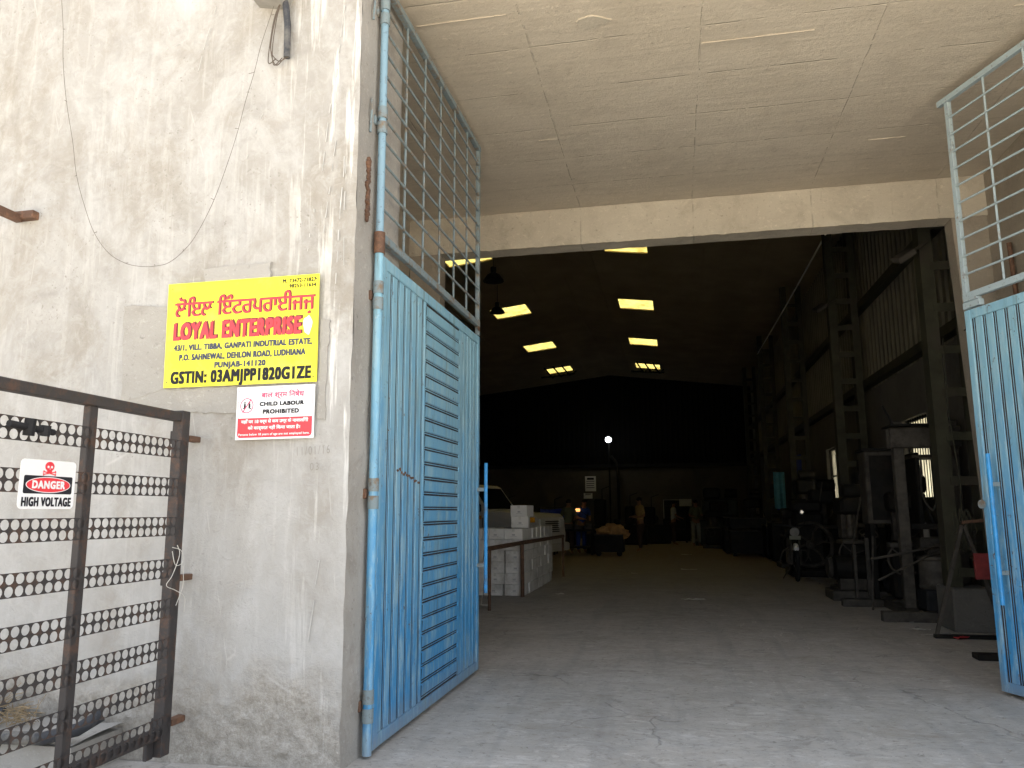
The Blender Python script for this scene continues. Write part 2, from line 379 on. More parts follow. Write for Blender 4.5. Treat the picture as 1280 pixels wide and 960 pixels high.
class MB:
    def __init__(s): s.v = []; s.f = []
    def add(s, vs, fs):
        n = len(s.v); s.v += [Vector(p) for p in vs]; s.f += [tuple(i+n for i in f) for f in fs]; return s
    def box(s, x0, x1, y0, y1, z0, z1, m=None):
        vs = [Vector(p) for p in ((x0,y0,z0),(x1,y0,z0),(x1,y1,z0),(x0,y1,z0),(x0,y0,z1),(x1,y0,z1),(x1,y1,z1),(x0,y1,z1))]
        if m is not None: vs = [m @ p for p in vs]
        return s.add(vs, [(0,3,2,1),(4,5,6,7),(0,1,5,4),(1,2,6,5),(2,3,7,6),(3,0,4,7)])
    def bbox(s, x0, x1, y0, y1, z0, z1, b=.004, m=None):
        "box with chamfered edges"
        bm = bmesh.new()
        bmesh.ops.create_cube(bm, size=1)
        for v in bm.verts: v.co = Vector(((x0+x1)/2+v.co.x*(x1-x0), (y0+y1)/2+v.co.y*(y1-y0), (z0+z1)/2+v.co.z*(z1-z0)))
        b = min(b, .45*min(x1-x0, y1-y0, z1-z0))
        bmesh.ops.bevel(bm, geom=bm.edges[:], offset=b, segments=1, affect='EDGES')
        bm.verts.index_update()
        vs = [v.co.copy() if m is None else m @ v.co for v in bm.verts]
        fs = [tuple(v.index for v in f.verts) for f in bm.faces]
        bm.free(); return s.add(vs, fs)
    def beam(s, a, b, w, h, up=(0,0,1)):
        a = Vector(a); b = Vector(b); d = (b-a); L = d.length; d.normalize()
        upv = Vector(up)
        if abs(d.dot(upv)) > .98: upv = Vector((0, 1, 0))
        x = d.cross(upv).normalized(); z = x.cross(d).normalized()
        vs = []
        for q in (a, b):
            for sx, sz in ((-1,-1),(1,-1),(1,1),(-1,1)): vs.append(q + x*sx*w/2 + z*sz*h/2)
        return s.add(vs, [(0,1,2,3),(7,6,5,4),(0,4,5,1),(1,5,6,2),(2,6,7,3),(3,7,4,0)])
    def tube(s, pts, r, n=10, cap=True):
        pts = [Vector(p) for p in pts]; rs = r if isinstance(r, (list, tuple)) else [r]*len(pts)
        prev = None; rings = []
        for i, p in enumerate(pts):
            d = (pts[min(i+1, len(pts)-1)] - pts[max(i-1, 0)])
            if d.length < 1e-9: d = Vector((0,0,1))
            d.normalize()
            if prev is None:
                a = Vector((0,0,1)) if abs(d.z) < .9 else Vector((1,0,0))
                x = d.cross(a).normalized()
            else:
                x = (prev - d*prev.dot(d)).normalized()
            prev = x; y = d.cross(x)
            rings.append([p + (x*math.cos(2*PI*k/n) + y*math.sin(2*PI*k/n))*rs[i] for k in range(n)])
        vs = [q for R in rings for q in R]; fs = []
        for i in range(len(pts)-1):
            for k in range(n):
                fs.append((i*n+k, i*n+(k+1)%n, (i+1)*n+(k+1)%n, (i+1)*n+k))
        if cap:
            fs.append(tuple(range(n))[::-1]); fs.append(tuple(range((len(pts)-1)*n, len(pts)*n)))
        return s.add(vs, fs)
    def lathe(s, c, prof, n=20, axis='z'):
        c = Vector(c); vs = []; fs = []
        for r, h in prof:
            for k in range(n):
                a = 2*PI*k/n; p = (r*math.cos(a), r*math.sin(a), h)
                if axis == 'x': p = (h, r*math.cos(a), r*math.sin(a))
                if axis == 'y': p = (r*math.cos(a), h, r*math.sin(a))
                vs.append(c+Vector(p))
        for i in range(len(prof)-1):
            for k in range(n): fs.append((i*n+k, i*n+(k+1)%n, (i+1)*n+(k+1)%n, (i+1)*n+k))
        fs.append(tuple(range(n))[::-1]); fs.append(tuple(range((len(prof)-1)*n, len(prof)*n)))
        return s.add(vs, fs)
    def prism(s, poly, depth, m):
        "poly in local xy, extruded along z by depth, placed by matrix m"
        n = len(poly)
        vs = [m @ Vector((x, y, 0)) for x, y in poly] + [m @ Vector((x, y, depth)) for x, y in poly]
        fs = [tuple(range(n))[::-1], tuple(range(n, 2*n))] + [(i, (i+1)%n, n+(i+1)%n, n+i) for i in range(n)]
        return s.add(vs, fs)
    def grid(s, o, u, v, nu, nv, fn=None):
        o = Vector(o); u = Vector(u); v = Vector(v); vs = []
        for j in range(nv+1):
            for i in range(nu+1):
                p = o + u*(i/nu) + v*(j/nv)
                vs.append(fn(p) if fn else p)
        fs = [(j*(nu+1)+i, j*(nu+1)+i+1, (j+1)*(nu+1)+i+1, (j+1)*(nu+1)+i) for j in range(nv) for i in range(nu)]
        return s.add(vs, fs)
    def build(s, name, mat, parent=None, smooth=False, local=False, weld=False):
        me = bpy.data.meshes.new(name)
        vs = s.v
        if parent is not None and not local:
            inv = wmat(parent).inverted(); vs = [inv @ p for p in vs]
        me.from_pydata([tuple(p) for p in vs], [], s.f)
        bm = bmesh.new(); bm.from_mesh(me)
        if weld: bmesh.ops.remove_doubles(bm, verts=bm.verts, dist=1e-5)
        bmesh.ops.recalc_face_normals(bm, faces=bm.faces)
        bm.to_mesh(me); bm.free()
        me.materials.append(MT[mat] if isinstance(mat, str) else mat)
        if smooth:
            for p in me.polygons: p.use_smooth = True
            me.set_sharp_from_angle(angle=rad(35))
        o = bpy.data.objects.new(name, me); COL.objects.link(o)
        o.parent = parent
        return o

def smoothpts(pts, n=6):
    P = [Vector(q) for q in pts]; P = [P[0]*2-P[1]]+P+[P[-1]*2-P[-2]]; out = []
    for i in range(1, len(P)-2):
        a, b, c, d = P[i-1:i+3]
        for k in range(n):
            t = k/n; out.append(.5*((2*b)+(c-a)*t+(2*a-5*b+4*c-d)*t*t+(3*b-a-3*c+d)*t**3))
    return out+[P[-2]]
def clone(o, parent=None, **tags):
    c = o.copy(); COL.objects.link(c); c.parent = parent
    for ch in list(o.children): clone(ch, c)
    for k, v in tags.items(): c[k] = v
    return c

def text_mesh(body, offset=0., spacing=1.):
    cu = bpy.data.curves.new('lettering', 'FONT'); cu.body = body; cu.size = 1
    cu.offset = offset; cu.space_character = spacing; cu.resolution_u = 3
    o = bpy.data.objects.new('lettering', cu); COL.objects.link(o)
    dg = bpy.context.evaluated_depsgraph_get()
    me = o.evaluated_get(dg).to_mesh()
    vs = [v.co.copy() for v in me.vertices]; fs = [tuple(p.vertices) for p in me.polygons]
    o.to_mesh_clear() if False else None
    bpy.data.objects.remove(o); bpy.data.curves.remove(cu)
    return vs, fs
_h = text_mesh('H')[0]; CAPH = (min(v.y for v in _h), max(v.y for v in _h))
def lettering(body, m, x0, x1, z0, z1, mat, parent, offset=0., spacing=1., lift=.0007, caps=True, shift=(0,0), fat=0.):
    "fit text into a box of the sign plane; m maps (x right, y up, z out) to the world"
    vs, fs = text_mesh(body, offset, spacing)
    xa = min(v.x for v in vs); xb = max(v.x for v in vs)
    if caps: ya, yb = CAPH[0]-offset, CAPH[1]+offset
    else: ya = min(v.y for v in vs); yb = max(v.y for v in vs)
    # islands lifted by hair-thin steps so that overlapping strokes never share a plane
    par = list(range(len(vs)))
    def fd(a):
        while par[a] != a: par[a] = par[par[a]]; a = par[a]
        return a
    for f in fs:
        for q in f[1:]: par[fd(q)] = fd(f[0])
    ids = {}
    out = []
    b = MB()
    steps = ((0, 0), (-1, .8), (1, .8), (-1, -.8), (1, -.8)) if fat else ((0, 0),)
    for si, (st, sy) in enumerate(steps):
        out = []
        for i, v in enumerate(vs):
            k = ids.setdefault(fd(i), len(ids))
            out.append(m @ Vector((x0+fat+(v.x-xa)/(xb-xa)*(x1-x0-2*fat)+shift[0]+st*fat, z0+fat*.8+(v.y-ya)/(yb-ya)*(z1-z0-1.6*fat)+shift[1]+sy*fat, lift+(k%3)*.00005+si*.00015)))
        b.add(out, fs)
    return b.build('lettering', mat, parent)

def rr(x0, x1, y0, y1, r, n=5):
    p = []
    for cx, cy, a0 in ((x1-r, y1-r, 0), (x0+r, y1-r, 90), (x0+r, y0+r, 180), (x1-r, y0+r, 270)):
        for k in range(n+1):
            a = rad(a0+90*k/n); p.append((cx+r*math.cos(a), cy+r*math.sin(a)))
    return p
def ell(cx, cy, rx, ry, n=28): return [(cx+rx*math.cos(2*PI*k/n), cy+ry*math.sin(2*PI*k/n)) for k in range(n)]

# ================================================================== SETTING
YF, YJ = 3.91, 4.17           # facade front, back of facade wall
XL, XR = -1.70, 3.18          # outer opening
YI0, YI1 = 8.30, 8.52         # inner lintel wall
ZS = 4.65                     # porch ceiling
RX, RZ, SL = -2.93, 7.90, .12 # ridge
XW, XW0, YB = 3.65, -9.5, 38.0
def roofz(x): return RZ - SL*abs(x-RX)

g = MB(); g.grid((-300, -300, -.03), (600, 0, 0), (0, 700, 0), 20, 20)
tag(g.build('ground', 'soil'), kind='structure')
def flo(p):
    n = noise.noise(Vector((p.x*.8, p.y*.8, 0)))*.006 + noise.noise(Vector((p.x*4, p.y*4, 3)))*.0018
    return Vector((p.x, p.y, p.z+n))
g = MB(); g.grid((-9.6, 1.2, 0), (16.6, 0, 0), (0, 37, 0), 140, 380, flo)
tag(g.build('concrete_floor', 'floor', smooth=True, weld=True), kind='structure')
# broken slab patch at the lower right: loose concrete flakes
fl = MB()
for i in range(70):
    x = 1.9+rnd.random()*1.3; y = 4.75+rnd.random()*.75
    s_ = .008+rnd.random()*.02
    m = Matrix.Translation((x, y, .006)) @ Matrix.Rotation(rnd.random()*6, 4, 'Z')
    fl.prism([(s_*math.cos(a+rnd.random()*.7)*(.6+rnd.random()*.7), s_*math.sin(a)*(.6+rnd.random()*.7)) for a in (0, 1.2, 2.5, 3.8, 5.1)], .004+rnd.random()*.006, m)
for i in range(240):
    x = -1.6+rnd.random()*4.6; y = 3.9+rnd.random()**1.4*6
    s_ = .003+rnd.random()*.007
    m = Matrix.Translation((x, y, .003)) @ Matrix.Rotation(rnd.random()*6, 4, 'Z')
    fl.prism([(s_*math.cos(a), s_*math.sin(a)) for a in (0, 1.4, 2.6, 4.4)], .004, m)
tag(fl.build('concrete_crumbs', 'floor'), kind='stuff')

B = empty('factory_shed', (0, YF, 0), 0, 'rough plastered concrete factory shed with tall open porch and dark interior', 'building')
# facade left of the opening, with trowelled relief and a worn foot
def fac(p):
    n = noise.fractal(Vector((p.x*1.3, 0, p.z*1.3)), 1, 2, 4)*.007
    n += noise.noise(Vector((p.x*9, 0, p.z*9)))*.0012
    k = max(0, min(1, (.55+.25*noise.noise(Vector((p.x*3, 1, 0)))-p.z)/.3))
    n += k*(noise.fractal(Vector((p.x*15, 3, p.z*15)), 1, 2, 4)*.020 - .012)
    e = max(0, 1-(XL-p.x)/.05)
    return Vector((p.x + (e*noise.noise(Vector((0, 5, p.z*7)))*.008), p.y - n + e*.006, p.z))
wl = MB()
wl.grid((-4.9, YF, 0), (XL+4.9, 0, 0), (0, 0, 5.4), 150, 250, fac)
wl.grid((-12, YF, 0), (7.1, 0, 0), (0, 0, 5.4), 30, 40, lambda p: p)
wl.grid((-12, YF, 5.4), (XL+12, 0, 0), (0, 0, 1.8), 40, 12, lambda p: p)
wl.box(-12, XL-.02, YF+.03, YJ+.35, -.02, 7.2)
wl.build('wall', 'plaster', B, smooth=True)
def rev(p):
    e = max(0, 1-(p.y-YF)/.04)
    return Vector((p.x+noise.fractal(Vector((p.y*5, 2, p.z*4)), 1, 2, 3)*.008 + e*noise.noise(Vector((0, 5, p.z*7)))*.008-.0, p.y + (.006 if e > 0 else 0), p.z))
rv = MB(); rv.grid((XL, YF, 0), (0, .70, 0), (0, 0, ZS+.3), 14, 220, rev)
rv.build('jamb', 'jamb', B, smooth=True)
ww = MB(); ww.box(XL+.001, XL+.013, 4.335, 4.535, 2.95, 4.64)
# wall over and right of the opening
ww = MB(); ww.box(XL-.02, 12, YF+.004, YJ+.03, ZS+.02, 7.2); ww.box(XR, 12, YF, YJ+.03, -.02, ZS+.02)
ww.build('wall', 'plaster', B)
# porch slab: board-marked soffit with sagging strips
def sof(p):
    b_ = math.floor(p.y/.62)
    return Vector((p.x, p.y, p.z + noise.noise(Vector((p.x*.7, b_*3.1, 0)))*.006 + noise.noise(Vector((p.x*5, p.y*5, 0)))*.002))
sb = MB(); sb.grid((-3.2, YF+.02, ZS), (6.6, 0, 0), (0, YI0-YF, 0), 110, 90, sof)
sb.box(-3.4, 3.4, YF+.03, YI0+.05, ZS+.03, ZS+.2)
sb.build('porch_ceiling', 'slab', B, smooth=True)
fins = MB()
for yy in (4.75, 5.36, 5.98, 6.6, 7.22, 7.84):
    x = -2.7
    while x < 3.1:
        L = .1+rnd.random()*.9
        if rnd.random() < .07:
            a = (x, yy+rnd.uniform(-.006, .006), ZS-.002); b = (min(3.15, x+L), yy+rnd.uniform(-.006, .006), ZS-.002)
            fins.beam(a, b, .003+rnd.random()*.003, .006)
        x += L
for xx, y0, y1 in ((1.28, 4.3, 6.6), (-.15, 5.4, 8.2)):
    y = y0
    while y < y1:
        L = .15+rnd.random()*.5
        if rnd.random() < .12: fins.beam((xx, y, ZS-.002), (xx+rnd.uniform(-.01, .01), y+L, ZS-.002), .006, .007)
        y += L
tag(fins.build('formwork_fin', 'slab', B), kind='stuff')
sp_ = MB()
cx, cy = -.45, 4.95
sp_.prism([(cx+(.05+.05*rnd.random())*math.cos(k*PI/7)*1.5, cy+(.05+.05*rnd.random())*math.sin(k*PI/7)) for k in range(14)], .010, Matrix.Translation((0, 0, ZS-.008)))
sp_.build('mortar_blob', 'beam', B)
# porch side walls
pw = MB(); pw.box(-3.25, -2.92, YJ+.33, YI0, 0, ZS+.02); pw.build('porch_wall', 'porch', B)
pw = MB(); pw.box(XR, XR+.3, YJ+.03, YI0, 0, ZS+.02); pw.build('porch_wall', 'porch', B)
# inner lintel beam with a ragged lower arris
def beamface(p):
    low = max(0, 1-(p.z-4.225)/.05)
    return Vector((p.x, p.y - noise.fractal(Vector((p.x*2, 0, p.z*5)), 1, 2, 3)*.006 + low*abs(noise.noise(Vector((p.x*14, 0, 2))))*.02, p.z - low*noise.noise(Vector((p.x*9, 4, 0)))*.012))
bm_ = MB(); bm_.grid((-2.92, YI0-.02, 4.225), (6.1, 0, 0), (0, 0, ZS-4.225), 260, 16, beamface)
def under(p):
    return Vector((p.x, p.y, p.z + noise.noise(Vector((p.x*6, p.y*6, 0)))*.006))
bm_.grid((-2.92, YI0-.01, 4.225), (6.1, 0, 0), (0, .24, 0), 200, 6, under)
bm_.box(-2.92, XR, YI0+.02, YI1, 4.24, ZS+.1)
bm_.build('lintel_beam', 'beam', B, smooth=True)
for x in (-2.45, -1.28, -.1, 1.05, 1.62, 2.3):
    c = MB(); c.beam((x, YI0-.026, 4.30), (x+.01, YI0-.026, ZS-.01), .006, .006); c.build('formwork_fin', 'beam', B)
jb = MB(); jb.bbox(-2.92, -2.55, YI0, YI1-.01, 0, 4.24, .012); jb.build('inner_jamb', 'porch', B)
jb = MB(); jb.add([(2.985, YI0, 0), (XR+.3, YI0, 0), (XR+.3, YI1-.01, 0), (2.985, YI1-.01, 0), (2.85, YI0, 4.24), (XR+.3, YI0, 4.24), (XR+.3, YI1-.01, 4.24), (2.85, YI1-.01, 4.24)], [(0,3,2,1),(4,5,6,7),(0,1,5,4),(1,2,6,5),(2,3,7,6),(3,0,4,7)]); jb.build('inner_jamb', 'porch', B)
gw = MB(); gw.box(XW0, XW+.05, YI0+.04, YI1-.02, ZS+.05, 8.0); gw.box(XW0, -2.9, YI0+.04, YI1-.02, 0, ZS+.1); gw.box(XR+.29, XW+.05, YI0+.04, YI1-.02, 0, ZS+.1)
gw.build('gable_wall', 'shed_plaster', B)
# shed side walls, with real window openings on the right
WIN = [(12.35, 13.65, 1.45, 2.72), (19.1, 20.2, 1.45, 2.75), (25.0, 26.1, 1.5, 2.7)]
ws = MB(); y = YI1-.02
for a, b, z0, z1 in WIN:
    ws.box(XW, XW+.23, y, a, -.02, 3.5); ws.box(XW, XW+.23, a, b, -.02, z0); ws.box(XW, XW+.23, a, b, z1, 3.5); y = b
ws.box(XW, XW+.23, y, YB+.2, -.02, 3.5)
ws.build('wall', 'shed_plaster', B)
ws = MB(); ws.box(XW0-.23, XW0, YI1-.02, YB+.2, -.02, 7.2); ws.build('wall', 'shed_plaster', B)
for a, b, z0, z1 in WIN:
    wn = empty('window', (XW+.1, (a+b)/2, z0)); wn.parent = B; wn.location = (XW+.1, (a+b)/2-YF, z0)
    fr = MB()
    for yy in (a+.02, b-.02): fr.box(XW+.08, XW+.12, yy-.02, yy+.02, z0, z1)
    for zz in (z0+.02, z1-.02, (z0+z1)/2): fr.box(XW+.08, XW+.12, a, b, zz-.02, zz+.02)
    k = a+.13
    while k < b-.05: fr.tube([(XW+.06, k, z0), (XW+.06, k, z1)], .007, 6); k += .125
    fr.build('frame', 'steel_dk', wn)
    pn = MB(); pn.box(XW+.135, XW+.14, a, b, z0, z1); pn.build('pane', 'pane', wn)
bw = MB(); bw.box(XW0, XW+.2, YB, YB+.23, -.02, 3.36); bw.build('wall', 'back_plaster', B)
# corrugated cladding: trapezoid sheets about a metre wide, lapped
def clad(p0, along, h, width, mat, normal, pitch=.25, dep=.03):
    b = MB(); al = Vector(along); nn = Vector(normal); p0 = Vector(p0)
    n = int(round(width/pitch)); vs = []; fs = []
    prof = []
    for k in range(n):
        u = k*pitch
        prof += [(u, 0), (u+pitch*.5, 0), (u+pitch*.62, dep), (u+pitch*.88, dep)]
    prof.append((n*pitch, 0))
    for u, q in prof:
        for z in (0, h): vs.append(p0+al*u+nn*q+Vector((0, 0, z)))
    fs = [(2*i, 2*i+2, 2*i+3, 2*i+1) for i in range(len(prof)-1)]
    b.add(vs, fs)
    return b
for k in range(30):
    y0 = YI1+k*1.0
    if y0 > YB-.3: break
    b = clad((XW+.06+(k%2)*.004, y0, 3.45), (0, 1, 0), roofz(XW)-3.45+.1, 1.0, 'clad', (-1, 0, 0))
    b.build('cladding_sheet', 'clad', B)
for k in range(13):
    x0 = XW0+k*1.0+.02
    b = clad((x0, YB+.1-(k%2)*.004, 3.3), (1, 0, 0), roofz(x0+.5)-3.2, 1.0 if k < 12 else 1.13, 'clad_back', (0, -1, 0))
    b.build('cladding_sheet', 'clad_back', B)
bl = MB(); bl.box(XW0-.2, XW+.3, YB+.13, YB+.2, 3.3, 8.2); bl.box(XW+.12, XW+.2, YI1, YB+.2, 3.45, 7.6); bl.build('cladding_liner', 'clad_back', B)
# horizontal girts on the cladding and roof sheets with openings
for z in (3.62, 5.12):
    gt = MB(); gt.box(XW-.12, XW+.02, YI1+.02, YB-.1, z-.07, z+.07); gt.build('girt', 'steel', B)
gt = MB(); gt.box(XW0, XW, YB-.14, YB-.02, 3.38, 3.52); gt.build('girt', 'steel_dk', B)
ROWS = [(17.7, 18.9), (23.4, 24.6), (29.0, 30.2), (34.2, 35.4)]
SKX = [(-1.50, -.45), (-5.55, -4.40)]
def roofpiece(x0, x1, y0, y1):
    b = MB(); vs = []
    for t_ in (0, .03):
        for x, y in ((x0, y0), (x1, y0), (x1, y1), (x0, y1)): vs.append((x, y, roofz(x)+t_))
    b.add(vs, [(0,1,2,3),(7,6,5,4),(0,4,5,1),(1,5,6,2),(2,6,7,3),(3,7,4,0)])
    return b
for s_ in (0, 1):
    a, b2 = SKX[s_]
    e0, e1 = (RX, XW+.3) if s_ == 0 else (XW0-.3, RX)
    for q0, q1 in ((e0, a), (b2, e1)):
        nsh = max(1, round((q1-q0)/1.6))
        for k in range(nsh):
            roofpiece(q0+(q1-q0)*k/nsh+.001, q0+(q1-q0)*(k+1)/nsh-.001, YI0+.02, YB+.3).build('roof_sheet', 'roof', B)
    y = YI0+.02
    for r0, r1 in ROWS+[(YB+.3, None)]:
        roofpiece(a, b2, y, r0).build('roof_sheet', 'roof', B)
        if r1:
            sk = MB(); vs = []
            for t_ in (.010, .014):
                for x, yy in ((a-.02, r0-.02), (b2+.02, r0-.02), (b2+.02, r1+.02), (a-.02, r1+.02)): vs.append((x, yy, roofz(x)+t_+.022))
            sk.add(vs, [(0,1,2,3),(7,6,5,4),(0,4,5,1),(1,5,6,2),(2,6,7,3),(3,7,4,0)])
            sk.build('skylight', 'skylight', B)
            y = r1
# seams: joints covered by thin lap strips on the underside
for x in [RX+.001]+[-6.6, -8, .9, 2.3, -3.9, -1.9]:
    lp = MB(); lp.beam((x, YI1, roofz(x)-.012), (x, YB, roofz(x)-.012), .09 if abs(x-RX) < .1 else .05, .02); lp.build('lap_strip', 'roof', B)
rc = MB(); rc.box(RX-.03, RX+.03, YI0+.02, YB+.3, RZ+.01, RZ+.06); rc.build('ridge_cap', 'roof', B)
# far trusses seen against the last skylights
for a, b2 in SKX:   # sagging bracing bars seen against the farthest skylights
    for k in range(3):
        x = a+.12+(b2-a)*k/3
        tr = MB(); tr.tube([(x-.05, 33.7, roofz(x)-.03), (x+.2, 34.5, roofz(x)-.34), (x+.42, 35.2, roofz(x)-.03)], .035, 6); tr.build('bracing_bar', 'silhouette', B)
    tr = MB(); tr.tube([(a-.2, 34.5, roofz(a)-.30), (b2+.2, 34.5, roofz(b2)-.30)], .04, 6); tr.build('bracing_bar', 'silhouette', B)
# laced steel columns
def column(y, n):
    c = empty('steel_column'); c.parent = B; c.location = (3.17, y-YF, 0)
    top = roofz(3.2)-.02
    for x0, x1 in ((2.925, 3.065), (3.31, 3.43)):
        f = MB(); f.box(x0, x1, y, y+.012, .45, top); f.box(x0, x0+.012, y+.012, y+.2, .45, top); f.box(x0, x1, y+.2, y+.212, .45, top)
        f.build('flange', 'steel', c)
    z = .62; first = None
    while z < top-.1:
        if first is None:
            r = MB(); r.bbox(3.03, 3.34, y-.010, y+.004, z-.05, z+.05, .002); first = r.build('batten', 'steel', c)
        else:
            o = first.copy(); COL.objects.link(o); o.parent = c; o.location = (0, 0, z-.62)
        z += .5
    p = MB(); p.bbox(2.90, 3.46, y-.16, y+.4, -.01, .46, .02); p.build('plinth', 'shed_plaster_lt', c)
    return c
for k, y in enumerate((9.62, 15.0, 21.0, 27.0, 33.0)): column(y, k)

# ================================================================== DOORS
LW = 2.29
def leaf(root, side, hw):
    """local frame: x along the leaf from the hinge, y = outward normal of the visible face (sign s), z up"""
    s = side
    def bx(b, x0, x1, d0, d1, z0, z1, ch=.003):
        ya, yb = sorted((d0*s, d1*s)); b.bbox(x0, x1, ya, yb, z0, z1, ch); return b
    Zt = 2.80
    b = MB(); bx(b, .095, LW-.05, -.010, .0005, .095, Zt-.065, .0005); b.build('backing_sheet', 'groove', root, local=True)
    # frame members
    for x0, x1 in ((.045, .10), (LW-.055, LW)):
        bx(MB(), x0, x1, -.02, .015, .03, Zt).build('stile', 'blue', root, local=True)
    for z0, z1 in ((.03, .10), (Zt-.07, Zt)):
        bx(MB(), .101, LW-.056, -.02, .012, z0, z1).build('rail', 'blue', root, local=True)
    # upright slats: hinge field, meeting-stile field
    xa, xb, xc, xd = .105, .82, 1.72, LW-.06
    sl = None; pitch = (xb-xa)/6
    for k in range(6):
        x = xa+k*pitch
        if sl is None:
            sl = MB()
            vs = []
            prof = [(0, -.002), (.002, .004), (.004, .0055), (pitch-.046, .0055), (pitch-.044, .004), (pitch-.042, -.002)]
            for px, pd in prof:
                for z in (.102, Zt-.072): vs.append((x+px, pd*s, z))
            fs = [(2*i, 2*i+2, 2*i+3, 2*i+1) for i in range(len(prof)-1)]
            sl.add(vs, fs)
            vs2 = []
            for px, pd in ((pitch-.0195, -.002), (pitch-.018, .003), (pitch-.014, .003), (pitch-.0125, -.002)):
                for z in (.102, Zt-.072): vs2.append((x+px, pd*s, z))
            sl.add(vs2, [(0,2,3,1),(2,4,5,3),(4,6,7,5)])
            sl = sl.build('upright_slat', 'blue', root, local=True); x00 = x
        else:
            o = sl.copy(); COL.objects.link(o); o.parent = root; o.location = (x-x00, 0, 0)
    for x0, x1 in ((xb, xb+.035), (xc-.035, xc)):
        bx(MB(), x0, x1, -.018, .0085, .101, Zt-.071).build('mullion', 'blue', root, local=True)
    n = 5; p2 = (xd-xc)/n; s2 = None
    for k in range(n):
        x = xc+k*p2
        if s2 is None:
            s2 = MB(); vs = []
            prof = [(0.002, -.002), (.004, .004), (.006, .0055), (p2-.034, .0055), (p2-.032, .004), (p2-.030, -.002)]
            for px, pd in prof:
                for z in (.102, Zt-.072): vs.append((x+px, pd*s, z))
            s2.add(vs, [(2*i, 2*i+2, 2*i+3, 2*i+1) for i in range(len(prof)-1)])
            vs2 = []
            for px, pd in ((p2-.0175, -.002), (p2-.016, .003), (p2-.0125, .003), (p2-.011, -.002)):
                for z in (.102, Zt-.072): vs2.append((x+px, pd*s, z))
            s2.add(vs2, [(0,2,3,1),(2,4,5,3),(4,6,7,5)])
            s2 = s2.build('upright_slat', 'blue', root, local=True)
        else:
            o = s2.copy(); COL.objects.link(o); o.parent = root; o.location = (k*p2, 0, 0)
    # level slats of the middle field, each pressed panel slightly uneven, with a thin bead between
    N = 26; z0 = .118; hh = (Zt-.075-z0)/N
    for k in range(N):
        z = z0+k*hh
        b = MB(); prof = [(.0105, -.002), (.012, .004), (.016, .010), (hh-.020, .012), (hh-.016, .005), (hh-.0125, -.002)]
        vs = []; NS = 10
        for pz, pd in prof:
            for i in range(NS+1):
                x = xb+.036+(xc-xb-.072)*i/NS
                vs.append((x, (pd+noise.noise(Vector((x*4, k*7., pz*9)))*.0025)*s, z+pz+noise.noise(Vector((x*2, k*3.3, 1)))*.003))
        m_ = NS+1
        b.add(vs, [(j*m_+i, j*m_+i+1, (j+1)*m_+i+1, (j+1)*m_+i) for j in range(len(prof)-1) for i in range(NS)])
        b.box(xb+.036, xc-.036, *sorted((-.002*s, .005*s)), z-.0028, z+.0028)
        b.build('level_slat', 'blue', root, local=True)
    # hinge pipe and hinges
    t = MB(); t.tube([(0, 0, .02), (0, 0, 2.86)], .026, 14); t.build('hinge_pipe', 'blue', root, local=True, smooth=True)
    t = MB(); t.tube([(0, 0, 2.87), (0, 0, 4.56)], .023, 14); t.build('hinge_pipe', 'pipe_blue', root, local=True, smooth=True)
    t = MB(); t.tube([(0, 0, 2.80), (0, 0, 2.93)], .033, 14); t.build('pipe_sleeve', 'rustbrown', root, local=True, smooth=True)
    for z in (.27, 1.40, 2.545, 3.64, 4.36):
        h = MB(); h.tube([(0, 0, z-.085), (0, 0, z-.012)], .031, 14); h.tube([(0, 0, z+.012), (0, 0, z+.085)], .031, 14)
        h.tube([(0, 0, z-.1), (0, 0, z+.1)], .016, 10)
        h.build('hinge', 'lattice', root, local=True, smooth=True)
    # lattice frame above
    L = 'lattice' if s < 0 else 'lattice_r'
    bx(MB(), .03, LW, -.018, .018, 2.885, 2.935).build('lattice_rail', L, root, local=True)
    bx(MB(), -.02 if s < 0 else -.1, LW+(.0 if s < 0 else .07), -.020, .022, 4.515, 4.56).build('lattice_rail', L, root, local=True)
    bx(MB(), LW-.045, LW-.004, -.017, .017, 2.806, 4.513).build('lattice_stile', L, root, local=True)
    for k in range(1, 6):
        x = .03+(LW-.05)*k/6
        b = MB(); b.tube([(x, 0, 2.93), (x+rnd.uniform(-.006, .006), 0, 3.7), (x, 0, 4.52)], .0085, 7); b.build('lattice_bar', L, root, local=True, smooth=True)
    nb = 10
    for k in range(1, nb+1):
        z = 2.935+(4.515-2.935)*k/(nb+1)
        b = MB(); b.tube([(.02, .012*s, z), (LW*.5, .013*s, z+rnd.uniform(-.006, .006)), (LW-.02, .012*s, z)], .0085, 7); b.build('lattice_bar', L, root, local=True, smooth=True)
    # pull rod on stand-off lugs near the meeting stile
    ro = LW-.05 if s < 0 else LW-.17
    b = MB(); b.tube([(ro, .085*s, .64), (ro, .085*s, 1.70)], .015, 10)
    rodo = b.build('pull_rod', 'blue_rod', root, local=True, smooth=True)
    for z in (.86, 1.48):
        b = MB(); b.beam((ro, .012*s, z), (ro, .085*s, z), .012, .03); q = b.build('bracket', 'lattice', root, local=True)
    if s > 0:
        b = MB(); b.lathe((LW-.005, .03*s, 1.34), [(.032, -.006), (.034, 0), (.032, .006)], 14, 'y'); b.build('lock_eye', 'lattice', root, local=True)
        b = MB(); b.bbox(LW-.17, LW-.004, -.02, .026, 2.812, 2.86, .003); b.bbox(LW-.15, LW-.02, -.02, .03, 2.863, 2.882, .002); b.build('stay_block', 'lattice_r', root, local=True)
    else:
        b = MB()
        for q in ((-.0, .0), ): pass
        b.bbox(LW-.075, LW-.015, .018*s-.002, .018*s+.002, 2.845, 2.885, .001); b.build('latch_loop', 'rustbrown', root, local=True)

